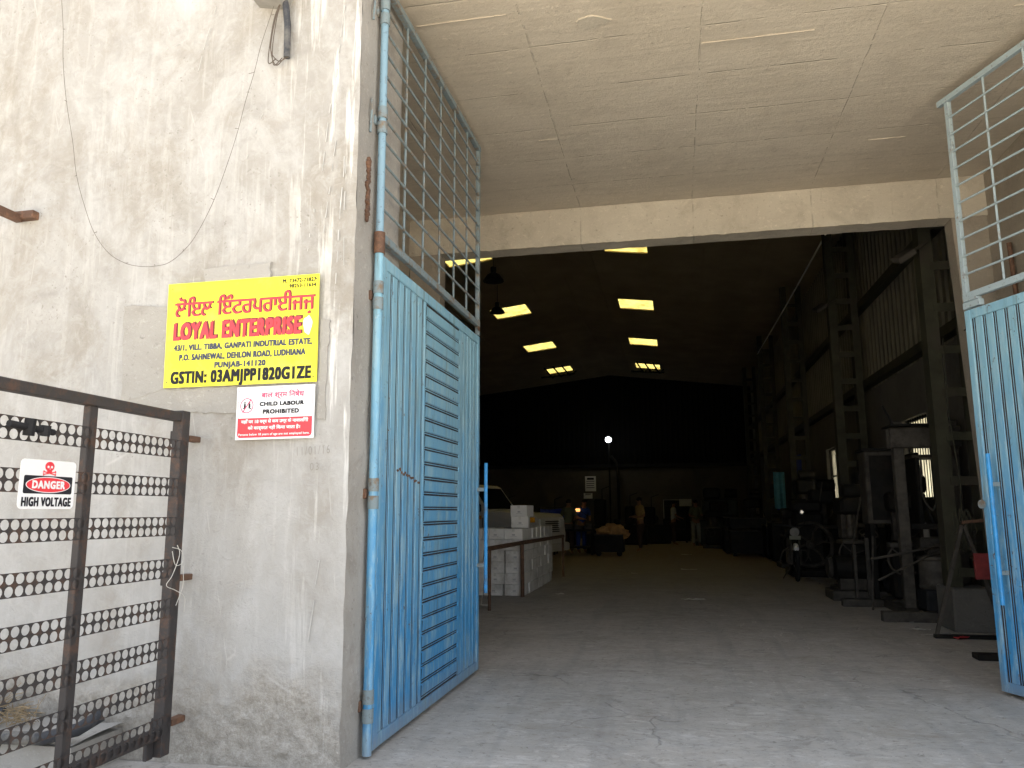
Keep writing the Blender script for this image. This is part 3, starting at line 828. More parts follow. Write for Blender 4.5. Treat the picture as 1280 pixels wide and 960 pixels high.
# left leaf: local x -> world +Y (opened square), visible face towards +X  => local -y
dl = empty('gate_leaf', (-1.655, 4.165, 0), PI/2-rad(.6) , 'tall blue slatted metal door leaf on the left, swung in beside the plaster wall', 'door', 'pair of blue entrance leaves')
leaf(dl, -1, 0)
b = MB()
for k in range(12):
    xx = .36+k*.035+rnd.uniform(-.01, .01); zz = 1.555-k*.006+rnd.uniform(-.01, .01)
    b.prism([(xx+(.012+.012*rnd.random())*math.cos(a)*1.2, zz+(.005+.008*rnd.random())*math.sin(a)) for a in [2*PI*q/9 for q in range(9)]], .0004, Matrix(((1,0,0,0),(0,0,-1,-.0062),(0,1,0,0),(0,0,0,1))))
tag(b.build('rust_smear', 'rustbrown', dl, local=True), kind='stuff')
# right leaf: from the hinge it runs inwards and to the left; visible face towards -X => local +y
ex, ey = 2.235, 6.40
th = rad(21.8)
dr_ = empty('gate_leaf', (ex+LW*math.sin(th), ey-LW*math.cos(th), 0), PI/2+th, 'blue slatted metal door leaf cut by the right edge, half open before the shed columns', 'door', 'pair of blue entrance leaves')
leaf(dr_, 1, 0)
# hinge straps on the left jamb and broken weld scar
for z in (.27, 1.40, 2.545, 3.64, 4.36):
    b = MB(); b.bbox(XL-.03, -1.655-.03, 4.13, 4.16, z-.028, z+.028, .004)
    b.build('hinge_strap', 'rustbrown' if z < 3 else 'lattice', dl)
b = MB(); b.tube([(XL+.012, 4.06, 3.52), (XL+.02, 4.055, 3.66), (XL+.012, 4.07, 3.74)], .007, 7)
b.tube([(XL+.012, 4.06, 4.25), (XL+.022, 4.05, 4.33), (XL+.012, 4.08, 4.4)], .007, 7); b.build('anchor_loop', 'lattice', dl)
b = MB()
for k in range(16):
    z = 2.98+k*.024
    m = Matrix.Translation((XL+.006, 4.05+rnd.uniform(-.012, .012)+(.01 if k < 4 else 0), z)) @ Matrix.Rotation(rnd.random()*3, 4, 'X')
    b.bbox(-.006, .008+rnd.random()*.008, -.012-rnd.random()*.012, .012, -.02, .02, .004, m)
b.build('weld_scar', 'rustbrown', dl)

# ================================================================== SIGNS ON THE WALL
def plane_m(origin, xdir, zdir=(0, 0, 1)):
    x = Vector(xdir).normalized(); y = Vector(zdir); y = (y - x*y.dot(x)).normalized(); n = x.cross(y)
    m = Matrix((x, y, n)).transposed().to_4x4(); m.translation = Vector(origin); return m
SW, SH = .936, .610
s0 = Vector((-2.824, 3.886, 1.997))
m = plane_m(s0, (1, 0, .004))
sg = empty('shop_sign', s0, 0, 'large bright yellow board with red Punjabi and English firm name, on the plaster wall', 'sign')
b = MB(); b.prism([(0, 0), (SW, 0), (SW-.004, SH), (-.008, SH)], .006, m @ Matrix.Translation((0, 0, -.006))); b.build('board', 'yellow', sg)
def fx(a): return a*SW
def fz(a): return SH*(1-a)
def T(body, x0, x1, yt, yb, mat, off=0., sp=1., lift=.0006, caps=True, sh=(0, 0), par=None, mm=None, fat=0.):
    return lettering(body, mm or m, fx(x0), fx(x1), fz(yb), fz(yt), mat, par or sg, off, sp, lift, caps, sh, fat)
pa = "ਲੋਇਲ ਇੰਟਰਪਰਾਈਜਜ਼"
# dark drop outline under the red letters
T(pa, .050, .975, .138, .374, 's_dark', 0, 1.0, .0006, False, (.0026, .0026), fat=.0020)
T(pa, .045, .970, .140, .372, 's_red', 0, 1.0, .0016, False, fat=.0010)
T('LOYAL ENTERPRISE', .050, .898, .384, .556, 's_dark', .0, 1.15, .0006, True, (.0038, .0034), fat=.0062)
T('LOYAL ENTERPRISE', .045, .890, .390, .556, 's_red', .0, 1.15, .0016, True, fat=.0052)
T('M. 73472-73827', .762, .978, .030, .068, 's_black', 0, 1.10, fat=.0012)
T('98253-11634', .805, .978, .082, .118, 's_black', 0, 1.10, fat=.0012)
T('43/1, VILL. TIBBA, GANPATI INDUTRIAL ESTATE,', .055, .965, .597, .655, 's_navy', 0, 1.12, fat=.0028)
T('P.O. SAHNEWAL, DEHLON ROAD, LUDHIANA', .095, .925, .690, .750, 's_navy', 0, 1.12, fat=.0028)
T('PUNJAB-141120', .335, .672, .776, .832, 's_navy', 0, 1.12, fat=.0028)
T('GSTIN: 03AMJPP1820G1ZE', .045, .965, .850, .968, 's_black', 0, 1.13, fat=.0046)
b = MB(); b.prism([(fx(.905)+.027+.026*math.cos(a)*(1+.15*math.sin(3*a)), fz(.478)+.052*math.sin(a)*(1+.1*math.cos(5*a))) for a in [2*PI*k/26 for k in range(26)]], .0008, m @ Matrix.Translation((0, 0, .0024)))
b.build('white_smear', 's_white', sg)
for x, z in ((.02, .03), (SW-.02, .03), (.02, SH-.03), (SW-.02, SH-.03)):
    b = MB(); b.prism(ell(x, z, .004, .004, 10), .002, m); b.build('screw', 'steel_md', sg)

CW, CH = .462, .292
c0 = Vector((-2.352, 3.878, 1.690)); m2 = plane_m(c0, (1, 0, .008))
cs = empty('notice_sign', c0, 0, 'small white and red child labour notice fixed right below the yellow board', 'sign')
b = MB(); b.prism([(0, 0), (CW, 0), (CW+.001, CH), (0, CH)], .004, m2 @ Matrix.Translation((0, 0, -.004))); b.build('board', 's_white', cs)
def rim(poly, poly2, d, mm, name, mat, par):
    n = len(poly); b = MB()
    vs = [mm @ Vector((x, y, d)) for x, y in poly] + [mm @ Vector((x, y, d)) for x, y in poly2]
    b.add(vs, [(i, (i+1)%n, n+(i+1)%n, n+i) for i in range(n)]); return b.build(name, mat, par)
rim(rr(.010, CW-.010, .010, CH-.010, .02), rr(.0125, CW-.0125, .0125, CH-.0125, .018), .0005, m2, 'border_line', 's_pink', cs)
pl = [(x, y) for x, y in rr(.012, CW-.012, .012, CH-.012, .018) if y < .12] + []
pl = [(.012, .118)] + [(x, y) for x, y in rr(.012, CW-.012, .012, CH-.012, .018)[12:]] + [(CW-.012, .118)]
b = MB(); b.prism([p for p in pl if p[1] < .13], .0004, m2 @ Matrix.Translation((0, 0, .0002))); b.build('red_band', 's_red', cs)
def T2(body, x0, x1, z0, z1, mat, off=0., sp=1., caps=True, lift=.0010, fat=0.): return lettering(body, m2, x0*CW, x1*CW, z0*CH, z1*CH, mat, cs, off, sp, lift, caps, (0, 0), fat)
T2('बाल श्रम िनषेध', .32, .87, .745, .915, 's_pink', 0, 1., False, fat=.0010)
T2('CHILD LABOUR', .30, .87, .625, .705, 's_black', 0, 1.12, fat=.0020)
T2('PROHIBITED', .345, .81, .475, .560, 's_black', 0, 1.12, fat=.0020)
T2('यहाँ पर 18 वर्ष से कम उम्र के नाबालिगों', .07, .93, .285, .385, 's_white', 0, 1., False, fat=.0007)
T2('को कार्यरत नहीं िकया जाता है।', .16, .83, .165, .265, 's_white', 0, 1., False, fat=.0007)
T2('Persons below 18 years of age are not employed here.', .04, .95, .075, .118, 's_white', 0, 1.12, fat=.0005)
# ringed and struck-through pictogram with two small figures and lettering arc
rim(ell(.062, .188, .040, .042), ell(.062, .188, .035, .037), .0010, m2, 'ring', 's_pink', cs)
b = MB(); b.prism([(.036, .152), (.040, .148), (.090, .222), (.086, .226)], .0003, m2 @ Matrix.Translation((0, 0, .0016))); b.build('strike', 's_pink', cs)
b = MB()
for cx_, cz_ in ((.050, .205), (.078, .205)):
    b.prism(ell(cx_, cz_, .0045, .005, 12), .0003, m2 @ Matrix.Translation((0, 0, .0008)))
    b.prism([(cx_-.004, cz_-.005), (cx_+.005, cz_-.006), (cx_+.006, cz_-.024), (cx_+.002, cz_-.034), (cx_-.005, cz_-.034), (cx_-.006, cz_-.016)], .0003, m2 @ Matrix.Translation((0, 0, .0008)))
b.prism([(.040, .170), (.046, .170), (.048, .176), (.040, .176)], .0003, m2 @ Matrix.Translation((0, 0, .0008)))
b.prism([(.082, .168), (.090, .168), (.089, .174), (.082, .174)], .0003, m2 @ Matrix.Translation((0, 0, .0008)))
b.build('pictogram', 's_black', cs)
b = MB()
for k in range(17):
    a = rad(155-k*8.1); c_ = Vector((.062+.050*math.cos(a), .188+.050*math.sin(a)))
    mm = m2 @ Matrix.Translation((c_.x, c_.y, .0008)) @ Matrix.Rotation(a-PI/2, 4, 'Z')
    b.prism([(-.0016, 0), (.0016, 0), (.0016, .004), (-.0016, .004)], .0002, mm)
tag(b.build('arc_lettering', 's_pink', cs), kind='stuff')

# date scrawled on the plaster
m3 = plane_m((-1.99, YF-.013, 1.60), (1, 0, .05))
sc_ = empty('scrawled_date', (-1.99, YF-.013, 1.55), 0, 'faint pencilled date on the plaster beneath the child labour notice', 'writing')
lettering('11/01/16', m3, 0, .19, 0, .045, 'pencil', sc_, -.004, 1.3, .001)
lettering('03', m3, .075, .125, -.085, -.045, 'pencil', sc_, -.004, 1.3, .001)

# cement patches of the facade (parts of the building)
def patch(pts, mat, th=.006, name='cement_patch'):
    out = []
    for i in range(len(pts)):
        a = Vector(pts[i]); c_ = Vector(pts[(i+1) % len(pts)]); n = max(2, int((c_-a).length/.03))
        for k in range(n):
            p = a.lerp(c_, k/n); out.append((p.x+rnd.uniform(-.006, .006), p.y+rnd.uniform(-.006, .006)))
    b = MB(); b.prism(out, th+.02, plane_m((0, YF-.006-th, 0), (1, 0, 0)) @ Matrix.Translation((0, 0, -.02)))
    return b.build(name, mat, B)
patch([(-3.10, 1.93), (-2.83, 1.99), (-2.83, 2.48), (-3.13, 2.50)], 'patch', .003)
patch([(-2.60, 2.60), (-2.20, 2.60), (-2.20, 2.70), (-2.62, 2.69)], 'patch', .006)
patch([(-3.10, 1.88), (-2.36, 1.84), (-2.36, 1.995), (-3.10, 1.99)], 'patch', .002)
patch([(-1.885, 1.80), (-1.84, 1.79), (-1.83, 2.35), (-1.88, 2.36)], 'patch', .002)
# lime drips and scratches standing slightly proud
dr2 = MB()
for x0, z0, x1, z1, w_ in ((-1.93, 3.05, -1.86, 3.75, .006), (-1.885, 2.85, -1.83, 3.4, .008), (-1.80, 2.55, -1.775, 3.3, .010), (-1.76, 2.6, -1.77, 3.25, .006), (-2.75, 3.95, -2.62, 4.5, .006),
                           (-1.90, .55, -1.84, 1.05, .009), (-2.42, 3.25, -2.30, 3.62, .004), (-1.98, 2.75, -1.95, 3.0, .006), (-1.845, 3.7, -1.80, 4.3, .007), (-2.98, 4.12, -2.86, 4.15, .005)):
    pts = []
    for k in range(13):
        t_ = k/12; pts.append(Vector((x0+(x1-x0)*t_+noise.noise(Vector((x0*9, t_*3, 0)))*.012, YF-.010, z0+(z1-z0)*t_)))
    for k in range(12):
        if rnd.random() < .5: dr2.beam(pts[k], pts[k+1], w_*(.2+rnd.random()*.6), .004, up=(0, 1, 0))
tag(dr2.build('lime_drips', 'chalk', B), kind='stuff')

# ================================================================== things fixed to the facade
# drooping thin wire
wp = [(-3.752, 4.58), (-3.72, 4.35), (-3.693, 4.122), (-3.64, 3.84), (-3.573, 3.565), (-3.52, 3.34), (-3.445, 3.136), (-3.36, 2.96), (-3.25, 2.827), (-3.13, 2.755), (-3.026, 2.727), (-2.93, 2.722), (-2.841, 2.738), (-2.75, 2.80), (-2.669, 2.897), (-2.57, 3.10), (-2.49, 3.353), (-2.44, 3.53), (-2.406, 3.699), (-2.36, 3.88), (-2.32, 4.051), (-2.27, 4.24), (-2.22, 4.40)]
b = MB(); b.tube(smoothpts([(x+rnd.uniform(-.004, .004), YF-.03, z) for x, z in wp]), .0013, 5)
for k in range(1, len(wp)-1, 2):
    x, z = wp[k]; b.tube([(x, YF-.03, z), (x+rnd.uniform(-.03, .03), YF-.035, z+rnd.uniform(-.012, .012))], .0015, 4)
tag(b.build('sagging_wire', 'wire'), 'thin barbed wire hanging in a deep loop on the plaster above the yellow board', 'wire')
cb = empty('cable_conduit', (-2.17, YF-.03, 3.93), 0, 'short black conduit with frayed wires hanging from a box high on the wall', 'conduit')
b = MB(); b.tube([(-2.20, YF-.04, 4.40), (-2.165, YF-.045, 4.28), (-2.150, YF-.04, 4.15), (-2.148, YF-.035, 3.945)], .020, 10); b.build('tube', 'pvc', cb, smooth=True)
b = MB(); b.prism([(-2.36, 4.32), (-2.18, 4.28), (-2.12, 4.36), (-2.15, 4.56), (-2.40, 4.56)], .10, plane_m((0, YF-.0, 0), (1, 0, 0))); b.build('junction_box', 'grey_box', cb)
for k in range(4):
    b = MB(); x = -2.215-rnd.random()*.02
    b.tube(smoothpts([(-2.19, YF-.05, 4.32), (x, YF-.05, 4.2), (x-.025+rnd.uniform(-.01, .01), YF-.04, 4.02), (x-.03+k*.02, YF-.04, 3.93-rnd.random()*.03), (x+.02+k*.025, YF-.045, 3.94)]), .003, 5)
    b.build('loose_wire', 'wire', cb)
br = empty('wall_bracket', (-3.78, YF, 3.11), 0, 'rusty steel angle bracket sticking out of the wall at the left picture edge', 'bracket')
b = MB(); b.bbox(-3.93, -3.79, YF-.05, YF+.01, 3.085, 3.135, .003); b.build('lug', 'rustbrown', br)
b = MB(); b.beam((-3.90, YF-.03, 3.09), (-3.92, 3.0, 3.10), .045, .045); b.build('arm', 'rustbrown', br)
b = MB(); b.beam((-3.90, 3.02, 3.10), (-3.90, 3.02, 2.7), .04, .04); b.build('drop_bar', 'gate', br)
# low plinth with black pipe and straw at the foot of the wall, behind the side gate
b = MB()
b.grid((-5.5, 3.55, .17), (2.55, 0, 0), (0, .36, .02), 60, 8, lambda p: Vector((p.x, p.y+noise.noise(p*5)*.01, p.z+noise.noise(p*6)*.012)))
b.box(-5.5, -2.96, 3.56, 3.93, -.03, .155)
tag(b.build('wall_plinth', 'patch', smooth=True), 'low cement ledge along the foot of the wall behind the side gate', 'ledge')
b = MB(); b.tube([(-5.5, 3.50, .18), (-4.2, 3.50, .19), (-3.5, 3.505, .195), (-3.1, 3.53, .20), (-2.95, 3.58, .235), (-2.88, 3.66, .29)], .032, 12)
tag(b.build('drain_pipe', 'pvc', smooth=True), 'black plastic pipe lying along the edge of the cement ledge', 'pipe')
b = MB()
for k in range(420):
    a = rnd.random()*6.28; r_0 = rnd.random()**.6*.34
    x = -3.72+r_0*math.cos(a)*1.15; yv = 3.74+r_0*math.sin(a)*.4; z = .20+max(0, .18-r_0*.45)*rnd.random()
    d_ = Vector((rnd.uniform(-1, 1), rnd.uniform(-.7, .7), rnd.uniform(-.35, .6))).normalized()*(.05+rnd.random()*.09)
    p = Vector((x, min(yv, 3.86), z)); b.tube([p, p+d_*.5+Vector((0, 0, .01)), p+d_], .0018, 3, False)
tag(b.build('straw_heap', 'straw'), 'small heap of dry straw and twigs on the cement ledge behind the side gate', 'straw', kind='stuff')
b = MB(); b.tube([(-3.95, 3.68, .27), (-3.7, 3.70, .285), (-3.52, 3.72, .26)], .022, 8); tag(b.build('short_stick', 'pvc', smooth=True), 'short grey stick lying on the straw heap by the wall', 'stick')

# ================================================================== SIDE GATE (runs from the wall towards the viewer)
GX = -2.62
sg2 = empty('side_gate', (GX, 3.79, 0), 0, 'low dark steel gate of perforated strips standing out from the wall on the left', 'gate')
b = MB(); b.bbox(GX-.03, GX+.03, 3.745, 3.815, .075, 1.845, .004); b.build('post', 'gate', sg2)
b = MB(); b.bbox(GX-.03, GX+.03, 1.90, 1.96, .075, 1.845, .004); b.build('post', 'gate', sg2)
b = MB(); b.bbox(GX-.026, GX+.026, 1.961, 3.744, 1.785, 1.835, .004); b.build('rail', 'gate', sg2)
b = MB(); b.bbox(GX-.024, GX+.024, 1.961, 3.744, .165, .215, .004); b.build('rail', 'gate', sg2)
for y in (3.10, 2.52):
    b = MB(); b.bbox(GX-.018, GX+.018, y-.0275, y+.0275, .216, 1.784, .003); b.build('upright_bar', 'gate', sg2)
strip = None
for k, z in enumerate((1.633, 1.431, 1.228, 1.013, .812, .612, .419, .227)):
    if strip is None:
        b = MB(); cw_, ch_ = .0510, .0485; n = 36; R0 = .0215
        for face in (0, 1):
            xx = GX+.0325+(.0012 if face else 0)
            for i in range(n):
                for j in (-1, 0):
                    cy_ = 3.797-(i+.5)*cw_; cz_ = (j+.5)*ch_
                    if rnd.random() < .012: continue
                    inn = [(xx, cy_+R0*math.cos(PI/4+PI/6*q), cz_+R0*math.sin(PI/4+PI/6*q)) for q in range(12)]
                    outr = []
                    for q in range(12):
                        a = PI/4+PI/6*q; ca, sa = math.cos(a), math.sin(a); s_ = 1/max(abs(ca), abs(sa))
                        outr.append((xx, cy_+cw_/2*ca*s_, cz_+ch_/2*sa*s_))
                    b.add(inn+outr, [(q, (q+1)%12, 12+(q+1)%12, 12+q) for q in range(12)])
        strip = b.build('perforated_strip', 'gate', sg2, weld=True); strip.location = (0, 0, z); o = strip
    else:
        o = strip.copy(); COL.objects.link(o); o.parent = sg2; o.location = (0, 0, z)
    o.rotation_euler = (rad(rnd.uniform(-.25, .25)), 0, 0)
for z in (1.70, .955, .225):
    b = MB(); b.bbox(GX-.01, GX+.036, 3.817, YF+.02, z-.016, z+.016, .003); b.build('wall_lug', 'rustbrown', sg2)
    b = MB(); b.bbox(GX-.045, GX-.031, 3.75, 3.80, z-.035, z+.035, .003); b.build('hinge_plate', 'gate', sg2)
b = MB(); b.tube([(GX+.055, 2.60, 1.650), (GX+.055, 2.83, 1.635)], .014, 10); b.tube([(GX+.055, 2.70, 1.61), (GX+.06, 2.70, 1.68)], .022, 10); b.tube([(GX+.055, 2.78, 1.615), (GX+.06, 2.78, 1.66)], .022, 10)
b.build('slide_bolt', 'black', sg2, smooth=True)
b = MB(); b.bbox(GX-.036, GX-.014, 3.69, 3.744, .07, .16, .003); b.build('foot_lug', 'gate', sg2)
b = MB()
b.tube(smoothpts([(GX+.05, 3.74, 1.13), (GX+.06, 3.75, 1.08), (GX+.06, 3.70, .98), (GX+.05, 3.67, .93), (GX+.055, 3.74, .90), (GX+.07, 3.80, .86), (GX+.06, 3.82, .78)]), .0020, 5)
b.tube(smoothpts([(GX+.05, 3.70, 1.10), (GX+.06, 3.72, 1.03), (GX+.06, 3.78, 1.04), (GX+.055, 3.77, 1.10), (GX+.05, 3.70, 1.12)]), .0020, 5)
b.tube(smoothpts([(GX+.05, 3.80, 1.02), (GX+.06, 3.795, .92), (GX+.05, 3.76, .82)]), .0018, 5)
tag(b.build('tie_wire', 'white_wire'), 'loose whitish tie wire twisted round the side gate post', 'wire')
# danger plate
dm = plane_m((GX+.046, 2.688, 1.316), (0, 1, 0))
DW, DH = .298, .202
ds = empty('warning_sign', (GX+.046, 2.688, 1.316), 0, 'white high voltage danger plate wired to the side gate', 'sign')
b = MB(); b.prism(rr(0, DW, 0, DH, .02), .003, dm @ Matrix.Translation((0, 0, -.003))); b.build('plate', 's_white', ds)
b = MB(); b.prism(rr(.020, DW-.016, .062, .136, .008), .0003, dm @ Matrix.Translation((0, 0, .0002))); b.build('black_panel', 's_black', ds)
b = MB(); b.prism(ell(DW/2+.002, .099, .121, .033), .0003, dm @ Matrix.Translation((0, 0, .0008))); b.build('white_oval', 's_white', ds)
b = MB(); b.prism(ell(DW/2+.002, .099, .117, .030), .0003, dm @ Matrix.Translation((0, 0, .0014))); b.build('red_oval', 's_red', ds)
lettering('DANGER', dm, .062, .240, .083, .116, 's_white', ds, 0, 1.14, .0022, True, (0, 0), .0022)
lettering('HIGH VOLTAGE', dm, .016, .282, .010, .048, 's_black', ds, 0, 1.14, .0006, True, (0, 0), .0024)
b = MB()
zc = .176; xc_ = DW/2
b.prism(ell(xc_, zc, .025, .020, 22), .0003, dm @ Matrix.Translation((0, 0, .0004)))
b.prism([(xc_-.014, zc-.012), (xc_+.014, zc-.012), (xc_+.012, zc-.027), (xc_-.012, zc-.027)], .0003, dm @ Matrix.Translation((0, 0, .0009)))
for sgn in (-1, 1):
    a0, b0 = Vector((xc_-sgn*.032, .160-.006)), Vector((xc_+sgn*.032, .142))
    dd = (b0-a0).normalized(); nn = Vector((-dd.y, dd.x))*.0022
    b.prism([tuple(a0+nn), tuple(a0-nn), tuple(b0-nn), tuple(b0+nn)], .0003, dm @ Matrix.Translation((0, 0, .0014+sgn*.0002)))
    for q in (a0, b0):
        for t_ in (-1, 1): b.prism(ell(q.x+nn.x*1.1*t_, q.y+nn.y*1.1*t_, .0032, .003, 10), .0003, dm @ Matrix.Translation((0, 0, .0019+t_*.0002)))
b.build('skull_and_bones', 's_red', ds)
b = MB()
for sgn in (-1, 1): b.prism(ell(xc_+sgn*.0095, zc-.002, .006, .0055, 12), .0003, dm @ Matrix.Translation((0, 0, .0022)))
b.prism([(xc_-.003, zc-.012), (xc_+.003, zc-.012), (xc_, zc-.006)], .0003, dm @ Matrix.Translation((0, 0, .0022)))
b.build('eye_sockets', 's_white', ds)

# ================================================================== INSIDE THE SHED
# conduit post fixed to porch wall, seen through the right lattice
b = MB(); b.tube([(XR-.03, 7.75, 2.95), (XR-.05, 7.75, 3.75)], .022, 8)
tag(b.build('rusty_rod', 'rustbrown', smooth=True), 'short rusty rod standing against the porch wall behind the right lattice', 'rod')
b = MB(); b.tube([(2.86, 8.28, 3.05), (3.0, 8.27, 3.14), (3.15, 8.2, 3.16), (XR-.03, 7.6, 3.24), (XR-.03, 6.9, 3.42), (XR-.03, 5.5, 3.6)], .008, 6)
tag(b.build('sagging_cable', 'wire', smooth=True), 'dark cable drooping across the porch wall behind the right lattice', 'cable')
# long pale rope
A0, A1 = Vector((3.02, 8.9, 6.58)), Vector((2.85, 26.5, 6.42))
pts = [A0.lerp(A1, k/14)+Vector((0, 0, -math.sin(PI*k/14)*.10)) for k in range(15)]
b = MB(); b.tube(pts, .019, 6); tag(b.build('long_rope', 'paper', smooth=True), 'long pale rope strung high along the right side of the shed', 'rope')
for k, z in enumerate((.35, -.2)): pass
# flood lights on the columns
def flood(x, y, z, lab):
    f = empty('flood_light', (x, y, z), 0, lab, 'lamp', 'flood lights on the shed columns')
    mm = Matrix.Translation((x, y, z)) @ Matrix.Rotation(rad(-32), 4, 'Y') @ Matrix.Rotation(rad(25), 4, 'X')
    b = MB(); b.bbox(-.17, .06, -.10, .10, -.03, .04, .012, mm); b.build('housing', 'steel_md', f)
    b = MB(); b.bbox(-.15, .04, -.08, .08, -.036, -.031, .002, mm); b.build('glass', 'grey_box', f)
    b = MB(); b.beam((x+.05, y, z+.02), (x+.26, y, z+.16), .03, .03); b.build('bracket', 'steel', f)
flood(2.78, 9.55, 4.27, 'grey flood light bracketed to the nearest steel column')
flood(2.80, 14.9, 5.02, 'dim flood light bracketed to the second steel column')
# high bay lamps hanging below the roof
def bay(x, y, z, lab):
    f = empty('high_bay_lamp', (x, y, z), 0, lab, 'lamp', 'high bay lamps under the roof')
    b = MB(); b.lathe((x, y, z), [(.22, 0), (.21, .03), (.13, .14), (.06, .18), (.06, .30)], 20); b.build('shade', 'steel_dk', f, smooth=True)
    b = MB(); b.tube([(x, y, z+.3), (x, y, roofz(x))], .008, 6); b.build('drop_cord', 'black', f)
bay(-4.75, 21.0, 6.86, 'dark bell lamp hanging in front of the second skylight on the left')
bay(-3.52, 15.2, 6.00, 'small dark lamp hanging beside the blue leaf top')
# switch boxes
b = MB(); b.bbox(3.00, 3.10, 8.20, 8.30, 1.62, 1.80, .01); tag(b.build('switch_box', 'jamb'), 'pale switch box on the right jamb beside the blue leaf, upper of the two', 'switch box')
b = MB(); b.bbox(2.99, 3.12, 8.19, 8.30, 1.50, 1.60, .01); tag(b.build('switch_box', 'steel_md'), 'small grey socket box on the right jamb, lower of the two', 'switch box')

# --- cartons -------------------------------------------------------
BWX, BDY, BHZ = .300, .40, .172
def make_box(lab):
    c = empty('carton', (0, 0, 0), 0, lab, 'carton', 'white cartons stacked by the van')
    b = MB(); b.bbox(-BWX/2, BWX/2, -BDY/2, BDY/2, 0, BHZ-.003, .004); b.build('box', 'white_card', c, local=True)
    b = MB(); b.box(-.022, .022, -BDY/2-.0012, BDY/2+.0012, BHZ-.05, BHZ-.0015); b.box(-.022, .022, -BDY/2-.0012, BDY/2+.0012, BHZ-.0022, BHZ-.0012); b.build('tape', 'tape', c, local=True)
    b = MB(); b.box(-.02, .03, -BDY/2-.0014, -BDY/2-.0004, .06, .085); b.box(-.045, .055, -BDY/2-.0014, -BDY/2-.0004, .045, .050); b.build('print', 'print', c, local=True)
    return c
ordn = ['bottom', 'second', 'third', 'fourth', 'fifth', 'sixth']
dep = ['nearest', 'second', 'third', 'fourth', 'fifth', 'sixth', 'seventh', 'farthest']
proto = None
for j in range(7):
    for i in range(3):
        for k in range(6):
            if i == 2 and j > 1: continue
            side = ['right-hand', 'middle', 'left-hand'][i]
            lab = f"white carton, {['on the floor', 'second up', 'third up', 'fourth up', 'fifth up', 'topmost'][k]}, in the {dep[j] if j < 6 else 'farthest'} pile of the {side} row"
            if proto is None: proto = make_box(lab); o = proto
            else: o = clone(proto, None, label=lab)
            lean = (.006*k if i == 1 else -.002*k)
            o.location = (-2.50-i*(BWX+.022)+rnd.uniform(-.014, .014)+lean, 12.46+j*(BDY+.012)+rnd.uniform(-.014, .014), k*BHZ)
            o.rotation_euler = (0, 0, rad(rnd.uniform(-3, 3)))
ZT = 6*BHZ
for (x, y, z, rz, lab) in ((-2.52, 12.9, ZT, 6, 'lower of two white cartons set on top of the pile beside the van window'), (-2.50, 12.92, ZT+BHZ*1.05, -7, 'upper of two white cartons set on top of the pile beside the van window')):
    o = clone(proto, None, label=lab); o.location = (x, y, z); o.rotation_euler = (0, 0, rad(rz))
    o.scale = (.95, .9, 1.08)

# --- barrier rail ---------------------------------------------------
bl_ = empty('pipe_barrier', (-2.33, 12.2, 0), 0, 'rusty pipe rail on thin posts in front of the white cartons', 'barrier')
b = MB(); b.tube([(-3.6, 11.35, .76), (-2.335, 12.17, .84), (-2.24, 15.92, .86)], .03, 10)
b = MB(); b.tube([(-2.50, 10.4, .80), (-2.36, 12.17, .815), (-2.24, 15.92, .80)], .032, 10); b.build('rail', 'rustbrown', bl_, smooth=True)
b = MB(); b.tube([(-2.345, 12.13, 0), (-2.35, 12.13, .79)], .03, 10); b.build('post', 'rustbrown', bl_, smooth=True)
b = MB(); b.tube([(-2.245, 15.92, 0), (-2.245, 15.92, .78)], .022, 10); b.build('post', 'rustbrown', bl_, smooth=True)
b = MB(); b.tube([(-2.46, 10.4, 0), (-2.46, 10.4, .79)], .022, 10); b.build('post', 'rustbrown', bl_, smooth=True)
b = MB(); b.tube([(-2.72, 11.5, 1.05), (-2.70, 11.4, .55), (-2.62, 11.1, .12), (-2.60, 11.0, .01), (-2.72, 10.95, .008)], .006, 5)
b.tube([(-2.74, 11.2, .22), (-2.72, 11.0, .008), (-2.66, 10.9, .006), (-2.6, 10.9, .006)], .006, 5)
tag(b.build('dangling_wire', 'white_wire', smooth=True), 'thin pale wire dangling from the barrier rail down to the floor', 'wire')

# --- van -------------------------------------------------------------
van = empty('utility_van', (-2.70, 17.4, 0), rad(-12), 'cream utility van with orange side stripe parked behind the white cartons', 'van')
# local: nose at x=0 pointing +x, body towards -x, near side at y=-.85
def car_body():
    side = [(0, .42), (.02, .80), (-.03, 1.16), (-.12, 1.24), (-1.12, 1.30), (-1.20, 1.31), (-1.58, 1.85), (-1.68, 1.90), (-4.15, 1.91), (-4.28, 1.83), (-4.32, .95), (-4.30, .42)]
    b = MB(); n = len(side); vs = []
    def inset(p): return .10*max(0, (p[1]-1.30)/.6)
    for sy in (-1, 1):
        for p in side: vs.append((p[0], sy*(.84-inset(p)), p[1]))
    fs = [tuple(range(n)), tuple(range(n, 2*n))[::-1]] + [(i, n+i, n+(i+1)%n, (i+1)%n) for i in range(n)]
    b.add(vs, fs); return b
b = car_body(); b.build('body', 'car_white', van, local=True)
def quadp(name, mat, pts, th=.008):
    b = MB(); p = [Vector(q) for q in pts]; nrm = (p[1]-p[0]).cross(p[2]-p[0]).normalized()*th
    b.add(p+[q+nrm for q in p], [(0,1,2,3),(7,6,5,4),(0,4,5,1),(1,5,6,2),(2,6,7,3),(3,7,4,0)]); return b.build(name, mat, van, local=True)
quadp('windscreen', 'glass_dk', [(-1.235, -.76, 1.35), (-1.235, .76, 1.35), (-1.565, .70, 1.82), (-1.565, -.70, 1.82)])
quadp('side_window', 'glass_dk', [(-1.36, -.842, 1.33), (-1.68, -.762, 1.80), (-2.35, -.762, 1.80), (-2.35, -.842, 1.33)][::-1], .012)
